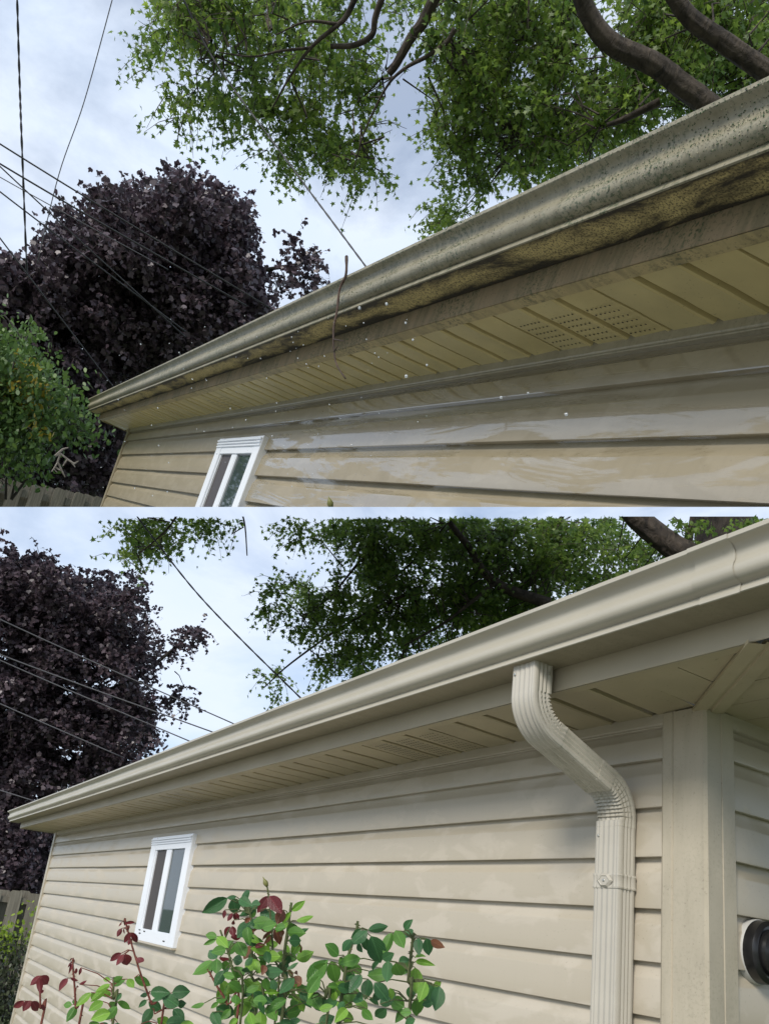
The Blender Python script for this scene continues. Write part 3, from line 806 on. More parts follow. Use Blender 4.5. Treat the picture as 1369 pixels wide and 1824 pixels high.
# ------------------------------------------------------------------ green maples
thA = Thing(A, A.at(1330, 240, 9.0), 'green_maple', 'green maple spreading its boughs above the dirty gutter', 'tree', 'green maples')
LA = [([(1020, -60), (1050, 30), (1090, 78), (1160, 112), (1212, 150), (1280, 205), (1360, 300)], (34, 42), 6.9, 0),
      ([(1180, -40), (1225, 28), (1285, 72), (1350, 118), (1430, 170)], (30, 38), 7.0, 0),
      ([(790, -40), (755, 35), (733, 65), (706, 112), (692, 132)], (24, 12), 7.4, 0),
      ([(690, -30), (669, 28), (662, 62), (630, 80), (588, 82)], (14, 9), 7.2, 0),
      ([(640, -20), (617, 28), (600, 45), (556, 82), (520, 130), (486, 190)], (13, 3), 7.2, 0),
      ([(600, 42), (545, 38), (490, 62)], (7, 2), 7.2, 0),
      ([(556, 84), (500, 90), (450, 100), (385, 92)], (6, 2), 7.2, 0),
      ([(810, 50), (795, 75), (760, 100), (720, 122), (688, 155), (650, 232), (630, 300)], (11, 2), 7.3, 0),
      ([(1175, 180), (1110, 212), (1080, 222)], (16, 8), 7.0, 0),
      ([(1080, 222), (1000, 240), (930, 250)], (8, 2), 8.0, 0),
      ([(1270, 185), (1240, 140), (1170, 115)], (10, 4), 8.0, 0),
      ([(1250, 30), (1245, 90), (1248, 140)], (7, 4), 8.1, 0),
      ([(960, -30), (985, 60), (1030, 130), (1050, 190)], (9, 3), 8.2, 0)]
hubs = []
for px, wp, ds, dz in LA:
    o, sp = limb(thA, 'limb', px, ds, wp, BARK, dz, 36 if wp[0] > 20 else 7); hubs += sp
GA = [([(290, -30), (640, -30), (640, 80), (560, 150), (470, 140), (350, 130), (310, 85)], .0060),
      ([(236, 58), (300, 45), (312, 95), (240, 75)], .0045),
      ([(292, 150), (355, 130), (420, 185), (330, 212), (318, 180)], .0040),
      ([(385, 205), (480, 150), (600, 150), (596, 230), (560, 300), (470, 322), (435, 262)], .0052),
      ([(620, 70), (695, 90), (690, 180), (690, 260), (650, 290), (590, 270), (620, 180)], .0045),
      ([(768, 190), (860, 60), (880, -30), (1120, -30), (1420, -30), (1420, 110), (1280, 170), (1150, 225), (1060, 262), (930, 305), (838, 345), (790, 285)], .0082),
      ([(700, 395), (730, 372), (830, 378), (800, 405), (705, 440)], .0065),
      ([(690, -30), (860, -30), (810, 90), (740, 110), (700, 60)], .0040),
      ([(600, 255), (678, 250), (650, 335), (605, 305)], .0035)]
CAs = np.vstack([clumps(A, roughen(p, 9), d * .68, 8.3, .9, 15, .10) for p, d in GA])
P, r, T = sprays(CAs, 5, .30, 7, A, DOWN_A)
leaf_mesh(thA, 'crown', MAPLE, P, .047, r, LEAF_G, DOWN_A, flat=1.0, spread=.7, hang=.9)
spray_twigs(thA, T[::2], .0045, BARK)
twigs(thA, CAs, np.array(hubs), 'twigs', .008, BARK, 2, .8)

tb = B.at(1292, 945, 10.5)
thB = Thing(B, (tb[0], tb[1], GROUND), 'green_maple', 'green maple with thick trunk rising behind the clean gutter', 'tree', 'green maples')
mk(thB, 'trunk', *tube(smoothline([np.array([tb[0], tb[1], GROUND]), np.array([tb[0] - .03, tb[1], 0]), np.array([tb[0], tb[1], 2.0]), tb + np.array([0, 0, .2]), tb + np.array([.05, 0, 1.6])], 10), [.42 - .10 * i / 40 for i in range(41)], 48, .05), BARK, smooth=True)
LB = [([(1110, 890), (1140, 928), (1190, 968), (1240, 1000), (1290, 1060)], (38, 50), 8.3, 0),
      ([(800, 930), (835, 975), (862, 1018), (900, 1048), (980, 1075)], (10, 22), 8.4, 0),
      ([(890, 1032), (845, 1068), (790, 1110), (720, 1150)], (9, 3), 8.3, 0),
      ([(1010, 900), (985, 950), (960, 1010), (930, 1045)], (8, 5), 9.3, 0),
      ([(760, 960), (735, 1000), (700, 1030)], (6, 3), 9.2, 0),
      ([(1240, 890), (1232, 930), (1225, 980)], (12, 12), 8.4, 0),
      ([(640, 1000), (590, 1060), (540, 1100)], (5, 2), 8.8, 0), ([(720, 1060), (620, 1110), (520, 1180), (470, 1225)], (6, 2), 8.8, 0),
      ([(330, 890), (300, 940), (250, 985)], (5, 2), 8.0, 0), ([(420, 890), (435, 930), (440, 990)], (4, 2), 8.0, 0)]
hubs = []
for px, wp, ds, dz in LB:
    o, sp = limb(thB, 'limb', px, ds, wp, BARK, dz, 36 if wp[0] > 20 else 7); hubs += sp
GB = [([(145, 900), (330, 900), (320, 970), (262, 1002), (225, 985), (190, 950)], .0060),
      ([(340, 900), (460, 900), (455, 950), (440, 1000), (400, 975), (355, 950)], .0045),
      ([(490, 900), (560, 900), (545, 945), (510, 940)], .0045),
      ([(550, 900), (1110, 900), (1150, 960), (1225, 975), (1215, 1000), (1100, 1045), (900, 1125), (650, 1212), (610, 1180), (605, 1050), (575, 960)], .0098),
      ([(1150, 900), (1245, 900), (1235, 960), (1190, 950)], .0035), ([(1335, 900), (1420, 900), (1420, 950), (1345, 945)], .008),
      ([(492, 1050), (600, 1030), (625, 1185), (585, 1195), (540, 1150), (495, 1125)], .0062),
      ([(452, 1228), (490, 1192), (528, 1172), (500, 1226)], .0055),
      ([(600, 900), (1100, 900), (1150, 1010), (900, 1100), (680, 1160), (660, 1020)], .0030)]
CBs = np.vstack([clumps(B, roughen(p, 7), d * .74, 9.6, 1.1, 15, .2) for p, d in GB])
P, r, T = sprays(CBs, 5, .32, 7, B, DOWN_B)
leaf_mesh(thB, 'crown', MAPLE, P, .053, r * .85, LEAF_G, DOWN_B, flat=1.0, spread=.7, hang=.9)
spray_twigs(thB, T[::2], .0045, BARK)
twigs(thB, CBs, np.array(hubs), 'twigs', .008, BARK, 2, .8)

# ------------------------------------------------------------------ shrubs
def shrub(pl, name, label, dist, poly, dens, per, rad, size, mat, base, down, stem_px, thick=.6, extra=()):
    th = Thing(pl, base, name, label, 'shrub')
    C = clumps(pl, poly, dens, dist, thick); P, r = leaves_from(C, per, rad, pl, .1)
    leaf_mesh(th, 'foliage', OVAL, P, size, r, mat, down, flat=1.2)
    for poly2, d2, m2 in extra:
        C2_ = clumps(pl, poly2, d2, dist - thick * .6, .15); P, r = leaves_from(C2_, 8, rad * .5, pl, .1)
        leaf_mesh(th, 'yellowing_leaves', OVAL, P, size * 1.2, r, m2, down, flat=1.2)
    hub = []
    for sp in stem_px:
        o, q = limb(th, 'stem', sp, dist, (5, 2), BARKP, seg=6); hub += q
    twigs(th, C, np.array(hub), 'twigs', .006, BARKP, 3, .5)
    return th
shA = shrub(A, 'leafy_shrub', 'bushy green shrub with yellowing leaves above the dark picket fence', 8.0,
      [(-60, 560), (28, 585), (62, 585), (40, 640), (100, 650), (120, 680), (150, 720), (158, 745), (148, 765), (105, 800), (60, 815), (-60, 825)], .012, 16, .20, .055, LEAF_S,
      A.at(10, 895, 8.0), DOWN_A, [[(20, 890), (40, 800), (60, 700)], [(20, 890), (80, 810), (130, 740)], [(10, 890), (15, 700), (30, 600)]], .5,
      [([(28, 640), (45, 655), (40, 720), (80, 690), (75, 725), (30, 735)], .012, LEAF_Y), ([(50, 745), (80, 740), (85, 760), (60, 765)], .008, LEAF_Y)])
V, F = [], []
vf = []
for pp in ([(98, 812), (108, 808), (120, 818), (132, 826), (140, 821)], [(108, 808), (103, 822), (110, 838), (116, 850)], [(104, 822), (96, 835), (102, 842)], [(120, 818), (112, 830)], [(108, 838), (98, 832), (92, 840)], [(128, 824), (134, 832)], [(98, 812), (112, 800), (122, 797)]):
    vf.append(tube([A.at(x, y, 7.3) for x, y in pp], [.009] * (len(pp) - 1) + [.004], 5))
mk(shA, 'bare_twigs', *join(*vf), bark_mat('pale_dead_wood', (.25, .22, .2), (.42, .38, .34)))
shrub(B, 'lime_shrub', 'small lime-green shrub in front of the grey fence', 10.6, [(-40, 1668), (28, 1662), (50, 1652), (66, 1650), (60, 1690), (-40, 1700)], .016, 14, .16, .06, LEAF_L,
      np.array([10.0, -.2, GROUND]), DOWN_B, [[(10, 1790), (30, 1720), (40, 1670)], [(10, 1790), (0, 1720), (5, 1680)]], .3)
shrub(B, 'dark_vine', 'tangled dark vine at the garage corner under the lime shrub', 9.6, [(-40, 1690), (62, 1688), (45, 1760), (30, 1830), (-40, 1830)], .012, 14, .16, .05, LEAF_D,
      np.array([9.0, -.1, GROUND]), DOWN_B, [[(0, 1830), (20, 1760), (40, 1700)], [(20, 1830), (10, 1750), (20, 1700)], [(-10, 1720), (30, 1725), (60, 1722)], [(-10, 1700), (30, 1760), (40, 1790)]], .4)

# ------------------------------------------------------------------ fences
def fence(pl, label, X, ys, topz, botz, wd, gz):
    th = Thing(pl, (X, np.mean(ys), gz), 'picket_fence', label, 'fence', 'board fences')
    i = 0; y = ys[0]
    while y > ys[1]:
        t = (y - ys[0]) / (ys[1] - ys[0]); zt = topz[0] + (topz[1] - topz[0]) * t + random.uniform(-.015, .015)
        xo = X if i % 2 == 0 else X + .09
        a, b = y, y - wd; c = .025
        out = [(a, botz), (b, botz), (b, zt - c), (b + c, zt), (a - c, zt), (a, zt - c)]
        lean = random.uniform(-.008, .008)
        V = [(xo, yy + (lean if zz > botz else 0), zz) for yy, zz in out] + [(xo + .018, yy + (lean if zz > botz else 0), zz) for yy, zz in out]
        F = [tuple(range(6)), tuple(range(11, 5, -1))] + [(j, (j + 1) % 6, 6 + (j + 1) % 6, 6 + j) for j in range(6)]
        mk(th, 'picket', V, F, WOOD, bevel=.003)
        y -= wd * .80; i += 1
    for off in (.18, .95):
        if topz[0] - off > botz:
            V, F = box(X + .02, X + .07, ys[1], ys[0], 0, .085)
            V = [(x, yy, z + topz[0] + (topz[1] - topz[0]) * (yy - ys[0]) / (ys[1] - ys[0]) - off) for x, yy, z in V]
            mk(th, 'rail', V, F, WOOD)
fence(A, 'shaded grey picket fence below the purple maple beside the wet garage', 9.5, (.95, -1.1), (-.70, -.275), -2.0, .135, -1.4)
fence(B, 'weathered grey picket fence left of the clean garage', 12.0, (.6, -2.2), (-.475, -.455), -1.95, .17, GROUND)

# ------------------------------------------------------------------ wires
def wire(pl, label, pix, dist, wpx, mat, twist=0, group='overhead wires'):
    pts = smoothline([pl.at(x, y, d) for (x, y), d in zip(pix, dist)], 8)
    r = wpx * .42 / FPX * float(np.mean(dist)); th = Solo(pl, pts[0])
    if twist:
        vf = []
        for ph in (0, math.pi):
            q = []
            for i in range(len(pts) * 4 - 3):
                a = pts[i // 4] + (pts[min(i // 4 + 1, len(pts) - 1)] - pts[i // 4]) * (i % 4) / 4
                q.append(a + np.array([0, math.cos(i * twist + ph), math.sin(i * twist + ph) * .3]) * r * .55)
            vf.append(tube(q, r * .65, 5))
        V, F = join(*vf)
    else: V, F = tube(pts, r, 6)
    o = mk(th, 'wire', V, F, mat, smooth=True)
    if o: tag(o, label, 'wire', group)
wire(A, 'thick cable slanting down from the green maple to the dirty gutter', [(318, -20), (385, 112), (520, 298), (590, 392), (660, 486)], [7.4, 7.2, 6.6, 6.2, 5.8], 4.0, WIRE, .5)
wire(A, 'twisted near-vertical cable at the far left of the bright sky', [(30, -20), (35, 150), (39, 260), (48, 490)], [9, 8.8, 8.6, 8.4], 3.4, WIRE, .5)
wire(A, 'very thin pale wire slanting from the top left sky to the purple maple', [(205, -20), (150, 180), (105, 310), (66, 470)], [8.8] * 4, 1.6, WIREG)
for lab, a, b, wd in (('uppermost power line entering the purple maple behind the wet garage', (-30, 232), (500, 560), 2.6),
                      ('second power line from the top crossing the upper purple maple', (-30, 268), (440, 545), 2.8),
                      ('power line crossing just under the second one at the upper left', (-30, 262), (330, 600), 2.2),
                      ('faint thin power line in the middle of the upper left bundle', (-30, 292), (300, 480), 1.5),
                      ('power line second from the bottom of the upper left bundle', (-30, 312), (330, 590), 2.4),
                      ('lowest power line of the upper left bundle', (-30, 378), (210, 700), 2.4)):
    a = (a[0] - 260, a[1] - 260 * (b[1] - a[1]) / (b[0] - a[0]))
    mid = ((a[0] + b[0]) / 2, (a[1] + b[1]) / 2 + 6)
    wire(A, lab, [a, mid, b], [8.2, 7.9, 7.8], wd, WIREG if wd < 2 else WIRE)
wire(B, 'thick cable slanting across the sky down to the clean gutter', [(215, 880), (262, 944), (345, 1050), (430, 1140), (548, 1256)], [7.6, 7.4, 7.0, 6.6, 6.2], 4.0, WIRE, .5)
for lab, a, b, wd in (('uppermost power line between the purple maple and the clean gutter', (-30, 1085), (440, 1300), 2.4),
                      ('second power line between the purple maple and the clean gutter', (-30, 1150), (400, 1312), 2.6),
                      ('third power line passing in front of the lower purple maple', (-30, 1158), (360, 1330), 2.4),
                      ('lowest power line in front of the lower purple maple', (-30, 1235), (220, 1350), 2.2),
                      ('short low wire above the far end of the clean gutter', (-30, 1395), (70, 1430), 2.0)):
    a = (a[0] - 260, a[1] - 260 * (b[1] - a[1]) / (b[0] - a[0]))
    mid = ((a[0] + b[0]) / 2, (a[1] + b[1]) / 2 + 5)
    wire(B, lab, [a, mid, b], [9.0, 8.8, 8.6], wd, WIREG)

# ------------------------------------------------------------------ roses in front of the clean wall
def rose_mat(name, a, b2, tr=.25, under=None):
    b = MatB(name, .34, spec=.5)
    c = b.mix(b.rnd(), a, b2)
    vein = b.ramp(b.noise(14, 3, (3, .6, 1)), .45, .6)
    c = b.mix(b.math('MULTIPLY', vein, .25), c, tuple(min(1, x * 1.5) for x in b2))
    sx = b.N.new('ShaderNodeSeparateXYZ'); b.L.new(b.tc, sx.inputs[0])
    rib = b.math('LESS_THAN', b.math('ABSOLUTE', sx.outputs[0], 0), .022)
    c = b.mix(b.math('MULTIPLY', rib, .5), c, tuple(min(1, x * 1.7 + .02) for x in b2))
    wv = b.math('SINE', b.math('MULTIPLY', b.math('SUBTRACT', sx.outputs[1], b.math('ABSOLUTE', sx.outputs[0], 0)), 55), 0)
    b.set('Base Color', c); b.bump(b.math('ADD', b.noise(18, 2, (2, 1, 1)), b.math('MULTIPLY', wv, .25)), .3, .03)
    b.translucent(c, tr); return b.m
RM = {'d': rose_mat('rose_leaf_dark', (.026, .090, .030), (.05, .15, .045)), 'g': rose_mat('rose_leaf_green', (.060, .17, .026), (.10, .24, .035)),
      'l': rose_mat('rose_leaf_light', (.13, .28, .028), (.20, .38, .045)), 'r': rose_mat('rose_leaf_red', (.10, .012, .016), (.17, .022, .026)),
      'b': rose_mat('rose_leaf_bronze', (.15, .045, .022), (.20, .085, .04))}
def rose_leaf(mat, cup):
    prof = [(0, .02), (.10, .26), (.25, .43), (.42, .50), (.60, .46), (.78, .31), (.91, .14), (1.0, .01)]
    rows = []
    for t, wv in prof:
        bend = -.22 * t * t * cup
        rows.append([(s * wv, t, bend + cup * (.20 * abs(s) * wv) + .015 * math.sin(t * 26) * abs(s)) for s in (-1, -.72, -.36, 0, .36, .72, 1)])
    V, F = grid(rows); me = bpy.data.meshes.new('leaf'); me.from_pydata([tuple(map(float, v)) for v in V], [], F); me.materials.append(mat)
    me.polygons.foreach_set('use_smooth', [True] * len(me.polygons)); return me
RL = {c: [rose_leaf(m_, q) for q in (.5, 1.2, 2.0, -.8)] for c, m_ in RM.items()}
STEMG = bark_mat('rose_stem_green', (.05, .075, .025), (.12, .13, .05)); STEMR = bark_mat('rose_stem_red', (.12, .03, .022), (.20, .07, .045))
R1 = lambda L_: [(330 + a * .1826, 1550 + b * .1826, 330 + c * .1826, 1550 + d * .1826, w_, k) for a, b, c, d, w_, k in L_]
R2 = lambda L_: [(550 + a * .1972, 1600 + b * .1972, 550 + c * .1972, 1600 + d * .1972, w_, k) for a, b, c, d, w_, k in L_]
R3 = lambda L_: [(20 + a * .241, 1600 + b * .241, 20 + c * .241, 1600 + d * .241, w_, k) for a, b, c, d, w_, k in L_]
LV = R1([(410,275,190,408,.45,'d'),(470,275,490,415,.75,'d'),(545,275,632,215,.6,'d'),(525,285,625,335,.6,'d'),(640,340,715,330,.8,'d'),(500,262,412,272,.4,'d'),
 (385,390,375,465,.45,'r'),(460,420,415,495,.4,'r'),(475,420,495,500,.35,'r'),(490,420,525,480,.4,'r'),(470,490,465,545,.35,'r'),(440,555,375,640,.5,'r'),(460,550,465,640,.7,'r'),(545,650,445,662,.45,'r'),
 (735,395,880,515,.65,'d'),(710,350,545,440,.35,'d'),(690,380,635,470,.4,'g'),(815,255,715,400,.5,'r'),(820,255,925,400,.62,'r'),(830,258,900,330,.6,'r'),
 (955,390,900,510,.7,'b'),(640,470,570,510,.5,'b'),(740,490,665,580,.5,'b'),(745,500,830,600,.7,'b'),(840,610,745,670,.3,'b'),(845,640,775,715,.35,'b'),(870,580,930,705,.6,'b'),(905,590,970,650,.5,'b'),(800,520,905,550,.3,'b'),
 (640,510,520,640,.7,'d'),(660,480,700,550,.6,'d'),(580,685,755,682,.3,'g'),(1040,400,1150,315,.45,'l'),(1030,410,945,515,.35,'l'),(1080,495,1240,465,.32,'l'),(1000,510,900,590,.45,'l'),(1030,515,1050,610,.8,'g'),(1030,645,1185,580,.28,'d'),
 (1010,690,1120,690,.8,'d'),(1040,830,1110,700,.55,'l'),(1000,840,990,740,.5,'l'),(1085,870,1225,815,.62,'l'),(1120,730,1120,800,.6,'b'),(830,790,665,770,.45,'l'),(800,850,900,840,.85,'l'),(820,730,895,725,.8,'l'),(880,880,940,800,.6,'l'),(960,920,1040,850,.45,'l'),
 (680,760,765,720,.5,'r'),(640,740,580,860,.6,'b'),(690,800,760,830,.5,'b'),(310,650,205,635,.55,'g'),(300,680,190,725,.35,'g'),(310,655,400,740,.6,'l'),(395,720,460,700,.5,'l'),(490,715,410,820,.6,'g'),(510,700,575,835,.72,'g'),
 (305,865,240,790,.85,'d'),(265,890,108,1012,.5,'g'),(310,870,300,1000,.75,'g'),(385,890,395,975,.8,'g'),(330,860,425,880,.35,'r'),(465,870,555,890,.8,'d'),(580,930,655,865,.55,'d'),(545,1060,512,925,.6,'g'),(480,1045,375,1020,.5,'g'),(600,950,605,1025,.9,'d'),(430,960,330,1040,.3,'d'),(770,850,710,1010,.45,'g'),(825,920,800,1000,.7,'d'),(770,930,760,1000,.6,'b'),(870,960,850,1060,.6,'g'),
 (530,1085,415,1195,.65,'l'),(450,1100,380,1200,.25,'g'),(570,1075,765,1185,.42,'l'),(830,1160,930,1100,.45,'l'),(770,1195,900,1190,.35,'l'),(770,1060,800,1160,.55,'g'),(540,1120,590,1200,.7,'g'),(960,1060,1055,1180,.6,'g'),(990,970,1095,915,.3,'d'),(950,970,990,1040,.6,'d'),(1000,970,1050,1050,.5,'b'),(1040,1050,1130,1120,.7,'b'),(1060,1010,1115,1010,.5,'b'),
 (1190,1090,1369,895,.55,'g'),(1195,1200,1300,1050,.6,'g'),(1190,1200,1075,1130,.6,'g'),(1210,1200,1310,1340,.7,'g'),(1080,1220,1110,1369,.8,'g'),(985,1265,810,1360,.45,'g'),(730,1205,580,1350,.55,'l'),(490,1215,490,1310,.6,'g'),(740,1240,700,1340,.45,'g'),(900,1270,980,1210,.6,'d'),(330,1290,250,1345,.4,'g'),(185,1300,70,1345,.4,'g'),(430,1325,340,1345,.35,'l'),(540,1260,500,1310,.4,'l'),(560,1230,640,1210,.4,'d'),(1000,1250,1070,1210,.5,'g'),
 (560,1300,480,1430,.5,'g'),(700,1330,640,1450,.6,'d'),(800,1320,880,1450,.6,'g'),(620,1280,560,1420,.5,'l'),(900,1330,980,1430,.6,'d'),(440,1360,360,1450,.5,'g')])
LV += R2([(525,295,400,415,.5,'d'),(385,375,305,475,.5,'d'),(470,280,390,350,.4,'d'),(535,290,700,255,.4,'d'),(560,345,650,572,.6,'d'),(750,315,675,490,.45,'g'),(780,295,850,432,.65,'g'),(860,290,925,345,.85,'d'),(860,280,915,208,.6,'d'),(500,350,525,470,.5,'d'),(440,410,470,480,.6,'d'),
 (270,520,170,425,.75,'g'),(160,590,-5,745,.45,'g'),(200,570,245,760,.55,'g'),(275,540,370,680,.55,'g'),(475,680,385,610,.6,'g'),(475,700,375,825,.55,'d'),(400,690,325,750,.5,'d'),(340,760,370,825,.6,'d'),(220,760,250,890,.7,'g'),(170,800,260,790,.5,'g'),
 (665,555,750,510,.6,'d'),(715,570,710,735,.65,'d'),(640,580,550,650,.4,'d'),(540,660,605,720,.7,'d'),(540,735,510,895,.6,'d'),(590,770,710,910,.6,'d'),(810,580,895,570,.75,'d'),(780,590,830,710,.7,'g'),(945,575,825,685,.4,'g'),(960,630,965,838,.58,'l'),(960,540,1030,510,.5,'l'),(965,575,1095,590,.35,'l'),
 (985,365,990,490,.6,'d'),(1060,365,1085,505,.6,'d'),(1100,385,1200,440,.5,'b'),(1110,770,1040,940,.6,'d'),(1180,800,1150,990,.6,'d'),(1140,800,1120,950,.45,'d'),(910,800,930,905,.75,'d'),(490,930,400,880,.7,'d'),(720,850,780,870,.8,'d'),(640,960,760,900,.6,'d'),(860,985,740,915,.8,'g'),(530,1000,420,920,.5,'l'),(390,990,290,910,.6,'l'),(300,990,250,930,.6,'l'),(90,725,0,850,.5,'l'),(20,870,100,990,.6,'g'),
 (700,1000,600,1080,.6,'d'),(860,1010,800,1100,.6,'g'),(340,1000,260,1090,.6,'l'),(480,1010,560,1090,.6,'g')])
LV += R3([(215,575,150,640,.5,'r'),(220,575,270,635,.7,'r'),(205,590,215,690,.4,'r'),(215,710,240,675,.4,'r'),(95,760,20,812,.5,'r'),(135,760,95,825,.7,'r'),(150,765,200,830,.6,'r'),(220,790,250,830,.4,'r'),
 (450,470,420,510,.3,'r'),(445,490,435,540,.3,'r'),(485,520,475,560,.4,'r'),(515,515,505,565,.4,'r'),(415,595,360,665,.45,'r'),(440,595,485,612,.35,'r'),(505,640,550,618,.35,'r'),(480,665,500,645,.4,'r'),(455,445,430,462,.25,'r'),(455,445,468,475,.25,'r'),
 (835,150,840,200,.18,'r'),(815,180,800,205,.3,'r'),(840,190,910,175,.22,'r'),(870,200,865,235,.4,'r'),(815,225,785,280,.5,'r'),(830,230,835,260,.3,'r'),(880,255,838,325,.42,'r'),(890,255,930,325,.46,'r'),(880,300,865,350,.3,'r'),(815,408,730,460,.4,'r'),(830,415,785,490,.45,'r'),(840,415,860,495,.8,'r'),(925,445,980,470,.5,'r'),
 (735,605,680,600,.5,'l'),(760,615,810,590,.6,'g'),(740,640,830,615,.5,'g'),(730,640,635,690,.4,'l'),(705,660,600,760,.35,'l'),(590,700,490,790,.4,'l'),(595,700,625,760,.5,'l'),(735,700,680,715,.7,'l'),(815,705,780,755,.5,'d'),(860,600,900,655,.7,'l'),(910,590,1020,640,.45,'g'),(785,770,875,810,.5,'g'),(770,770,720,820,.6,'g'),
 (1010,710,960,725,.6,'d'),(1030,695,1150,700,.6,'d'),(1190,700,1305,690,.75,'d'),(1235,800,1130,730,.7,'d'),(1230,790,1280,780,.8,'d'),(1040,760,1120,740,.35,'d'),(1000,755,950,800,.5,'d'),(1015,770,1105,825,.6,'d'),(450,790,390,790,.6,'g'),(455,760,485,790,.5,'g'),
 (780,800,700,900,.5,'g'),(1040,820,980,910,.6,'d'),(1200,820,1270,910,.6,'d'),(480,800,420,900,.5,'g')])
for poly_, n_ in (([(380, 1720), (430, 1640), (520, 1650), (560, 1710), (560, 1840), (360, 1840)], 66), ([(560, 1720), (660, 1690), (668, 1840), (560, 1840)], 16), ([(690, 1720), (790, 1740), (780, 1840), (690, 1840)], 10), ([(180, 1770), (340, 1780), (340, 1840), (160, 1840)], 12)):
    pp_ = np.asarray(poly_, float)
    while n_ > 0:
        q_ = rng.uniform(pp_.min(0), pp_.max(0))
        if not inpoly(q_[None], pp_)[0]: continue
        a_ = rng.uniform(-.6, math.pi + .6); l_ = rng.uniform(16, 34); n_ -= 1
        LV.append((q_[0], q_[1], q_[0] + math.cos(a_) * l_, q_[1] + math.sin(a_) * l_, rng.uniform(.5, .7), 'dggdl'[int(rng.integers(5))]))
# plants: x range, distance, label, canes [(pixels, width px, red?)]
PL = [((-50, 100), 1.75, 'short rose cane with wine-red leaves, leftmost at the wall foot', [([(70, 1840), (72, 1797), (71, 1755), (73, 1742)], 4, 1)]),
      ((100, 140), 1.65, 'slender rose shoot of small drooping red leaflets, second from left', [([(138, 1840), (135, 1797), (133, 1760), (130, 1725), (130, 1708)], 4, 1)]),
      ((140, 345), 1.45, 'tall rose shoot with red tip leaves below the lower white window', [([(285, 1840), (270, 1790), (252, 1740), (238, 1695), (228, 1660), (222, 1638)], 4, 1), ([(198, 1840), (201, 1780), (203, 1742)], 5, 0)]),
      ((345, 556), 1.25, 'largest rose bush with bronze leaves and a bud on top', [([(462, 1850), (448, 1740), (450, 1660), (441, 1612)], 6, 0), ([(497, 1850), (503, 1730), (513, 1650), (519, 1608)], 7, 0), ([(486, 1850), (486, 1700), (482, 1640), (478, 1595), (475, 1577)], 4, 0), ([(418, 1850), (405, 1790), (385, 1755), (370, 1727)], 5, 1), ([(425, 1850), (412, 1720), (392, 1657)], 5, 0)]),
      ((556, 678), 1.12, 'dark green rose cane with cut top right of the largest bush', [([(598, 1850), (609, 1771), (618, 1712), (634, 1660), (637, 1641)], 7, 0), ([(578, 1850), (579, 1780), (580, 1763)], 6, 0)]),
      ((678, 900), 1.10, 'rightmost thorny rose cane with dark green leaves', [([(724, 1850), (727, 1750), (733, 1690), (736, 1663)], 7, 0)])]
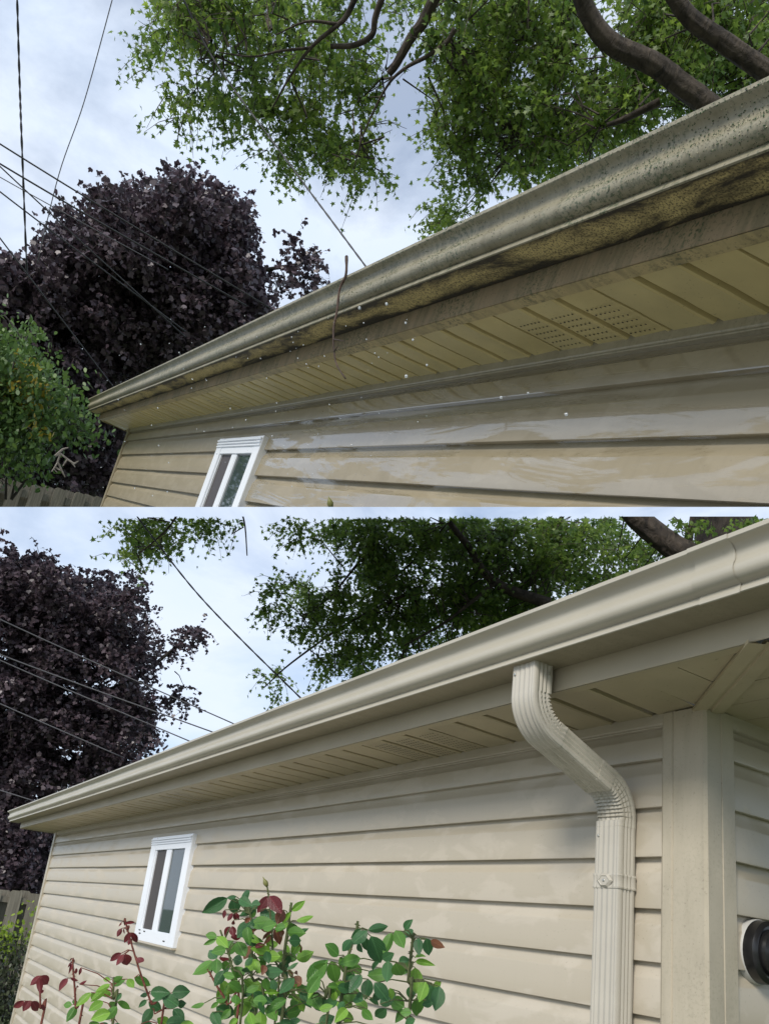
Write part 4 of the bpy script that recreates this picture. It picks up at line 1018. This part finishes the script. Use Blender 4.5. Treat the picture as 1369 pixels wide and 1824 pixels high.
for (xa, xb), dist, label, canes in PL:
    b0 = B.at(canes[0][0][0][0], 1840, dist)
    th = Thing(B, (b0[0], b0[1], GROUND), 'rose_bush', label, 'rose bush', 'roses along the wall')
    for pix, wp, red in canes:
        pts = [B.at(x, y, dist) for x, y in pix]
        foot = np.array([b0[0] + (pts[0][0] - b0[0]) * .4, b0[1] + (pts[0][1] - b0[1]) * .4, GROUND])
        sp = smoothline([foot, (foot + pts[0]) / 2 + np.array([.01, .01, 0])] + pts, 5)
        r0 = wp * .40 / FPX * dist
        cn = mk(th, 'cane', *tube(sp, [r0 * (1.3 - .5 * i / len(sp)) for i in range(len(sp))], 8, .08), STEMR if red else STEMG, smooth=True)
        # thorns
        V, F = [], []
        for _ in range(26):
            i = random.randrange(len(sp) // 3, len(sp) - 1); t = random.random(); p = sp[i] * (1 - t) + sp[i + 1] * t
            d = rng.normal(size=3); d[2] = abs(d[2]) * .2; d /= np.linalg.norm(d); bb = len(V)
            up = np.array([0, 0, 1.]); sd = np.cross(d, up)
            V += [p + up * r0 * .9, p - up * r0 * .9, p + sd * r0 * .4, p - sd * r0 * .4, p + d * r0 * 2.2 - up * r0 * .5]
            F += [(bb, bb + 2, bb + 4), (bb + 2, bb + 1, bb + 4), (bb + 1, bb + 3, bb + 4), (bb + 3, bb, bb + 4)]
        mk(th, 'thorns', V, F, STEMR if red else STEMG, parent=cn)['kind'] = 'stuff'
    if xa == 345:
        c0, c1 = B.at(475, 1578, dist), B.at(468, 1562, dist); ax = c1 - c0
        mk(th, 'bud', *tube([c0 + ax * t for t in (-.1, .1, .35, .6, .8, 1)], [.0018, .0034, .0040, .0022, .0009, .0005], 10), BUDM, smooth=True)
    allp = [B.at(x, y, dist) for pix, _, _ in canes for x, y in np.array(pix)]
    for bx, by, tx, ty, wr, k in LV:
        mxp = (bx + tx) / 2
        if not (xa <= mxp < xb): continue
        dd = dist + random.uniform(-.07, .07)
        p0 = B.at(bx, by, dd); p1 = B.at(tx, ty, dd + random.uniform(-.012, .012))
        yv = p1 - p0; ln = np.linalg.norm(yv); yv = yv / ln
        view = B.C - p0; view /= np.linalg.norm(view)
        nz = view + rng.normal(size=3) * .20 + np.array([0, 0, .25]); nz -= (nz @ yv) * yv; nz /= np.linalg.norm(nz); xv = np.cross(yv, nz)
        o = bpy.data.objects.new('leaf', random.choice(RL[k])); col.objects.link(o); o.parent = th.o
        M = np.eye(4); M[:3, 0] = xv * ln * max(wr, .3) * 1.20; M[:3, 1] = yv * ln * 1.14; M[:3, 2] = nz * ln; M[:3, 3] = p0 - th.base
        o.matrix_local = Matrix(M.tolist())
    # leaf stalks
    vf = []
    for bx, by, tx, ty, wr, k in LV:
        if xa <= (bx + tx) / 2 < xb:
            p0 = B.at(bx, by, dist); c = []
            for pix, _, _ in canes:
                q = np.array(pix, float)
                for i in range(len(q) - 1):
                    for t in (0, .33, .66): c.append(q[i] * (1 - t) + q[i + 1] * t)
            c = np.array(c); j = np.argmin(np.hypot(c[:, 0] - bx, (c[:, 1] - by - 8)))
            if math.hypot(c[j][0] - bx, c[j][1] - by) < 70:
                e = B.at(c[j][0], c[j][1], dist); vf.append(tube([e, (e + p0) / 2 + np.array([0, 0, .004]), p0], [.0011, .0009, .0007], 5, cap=False))
    if vf:
        o = mk(th, 'leaf_stalks', *join(*vf), STEMR if canes[0][2] else STEMG); o['kind'] = 'stuff'
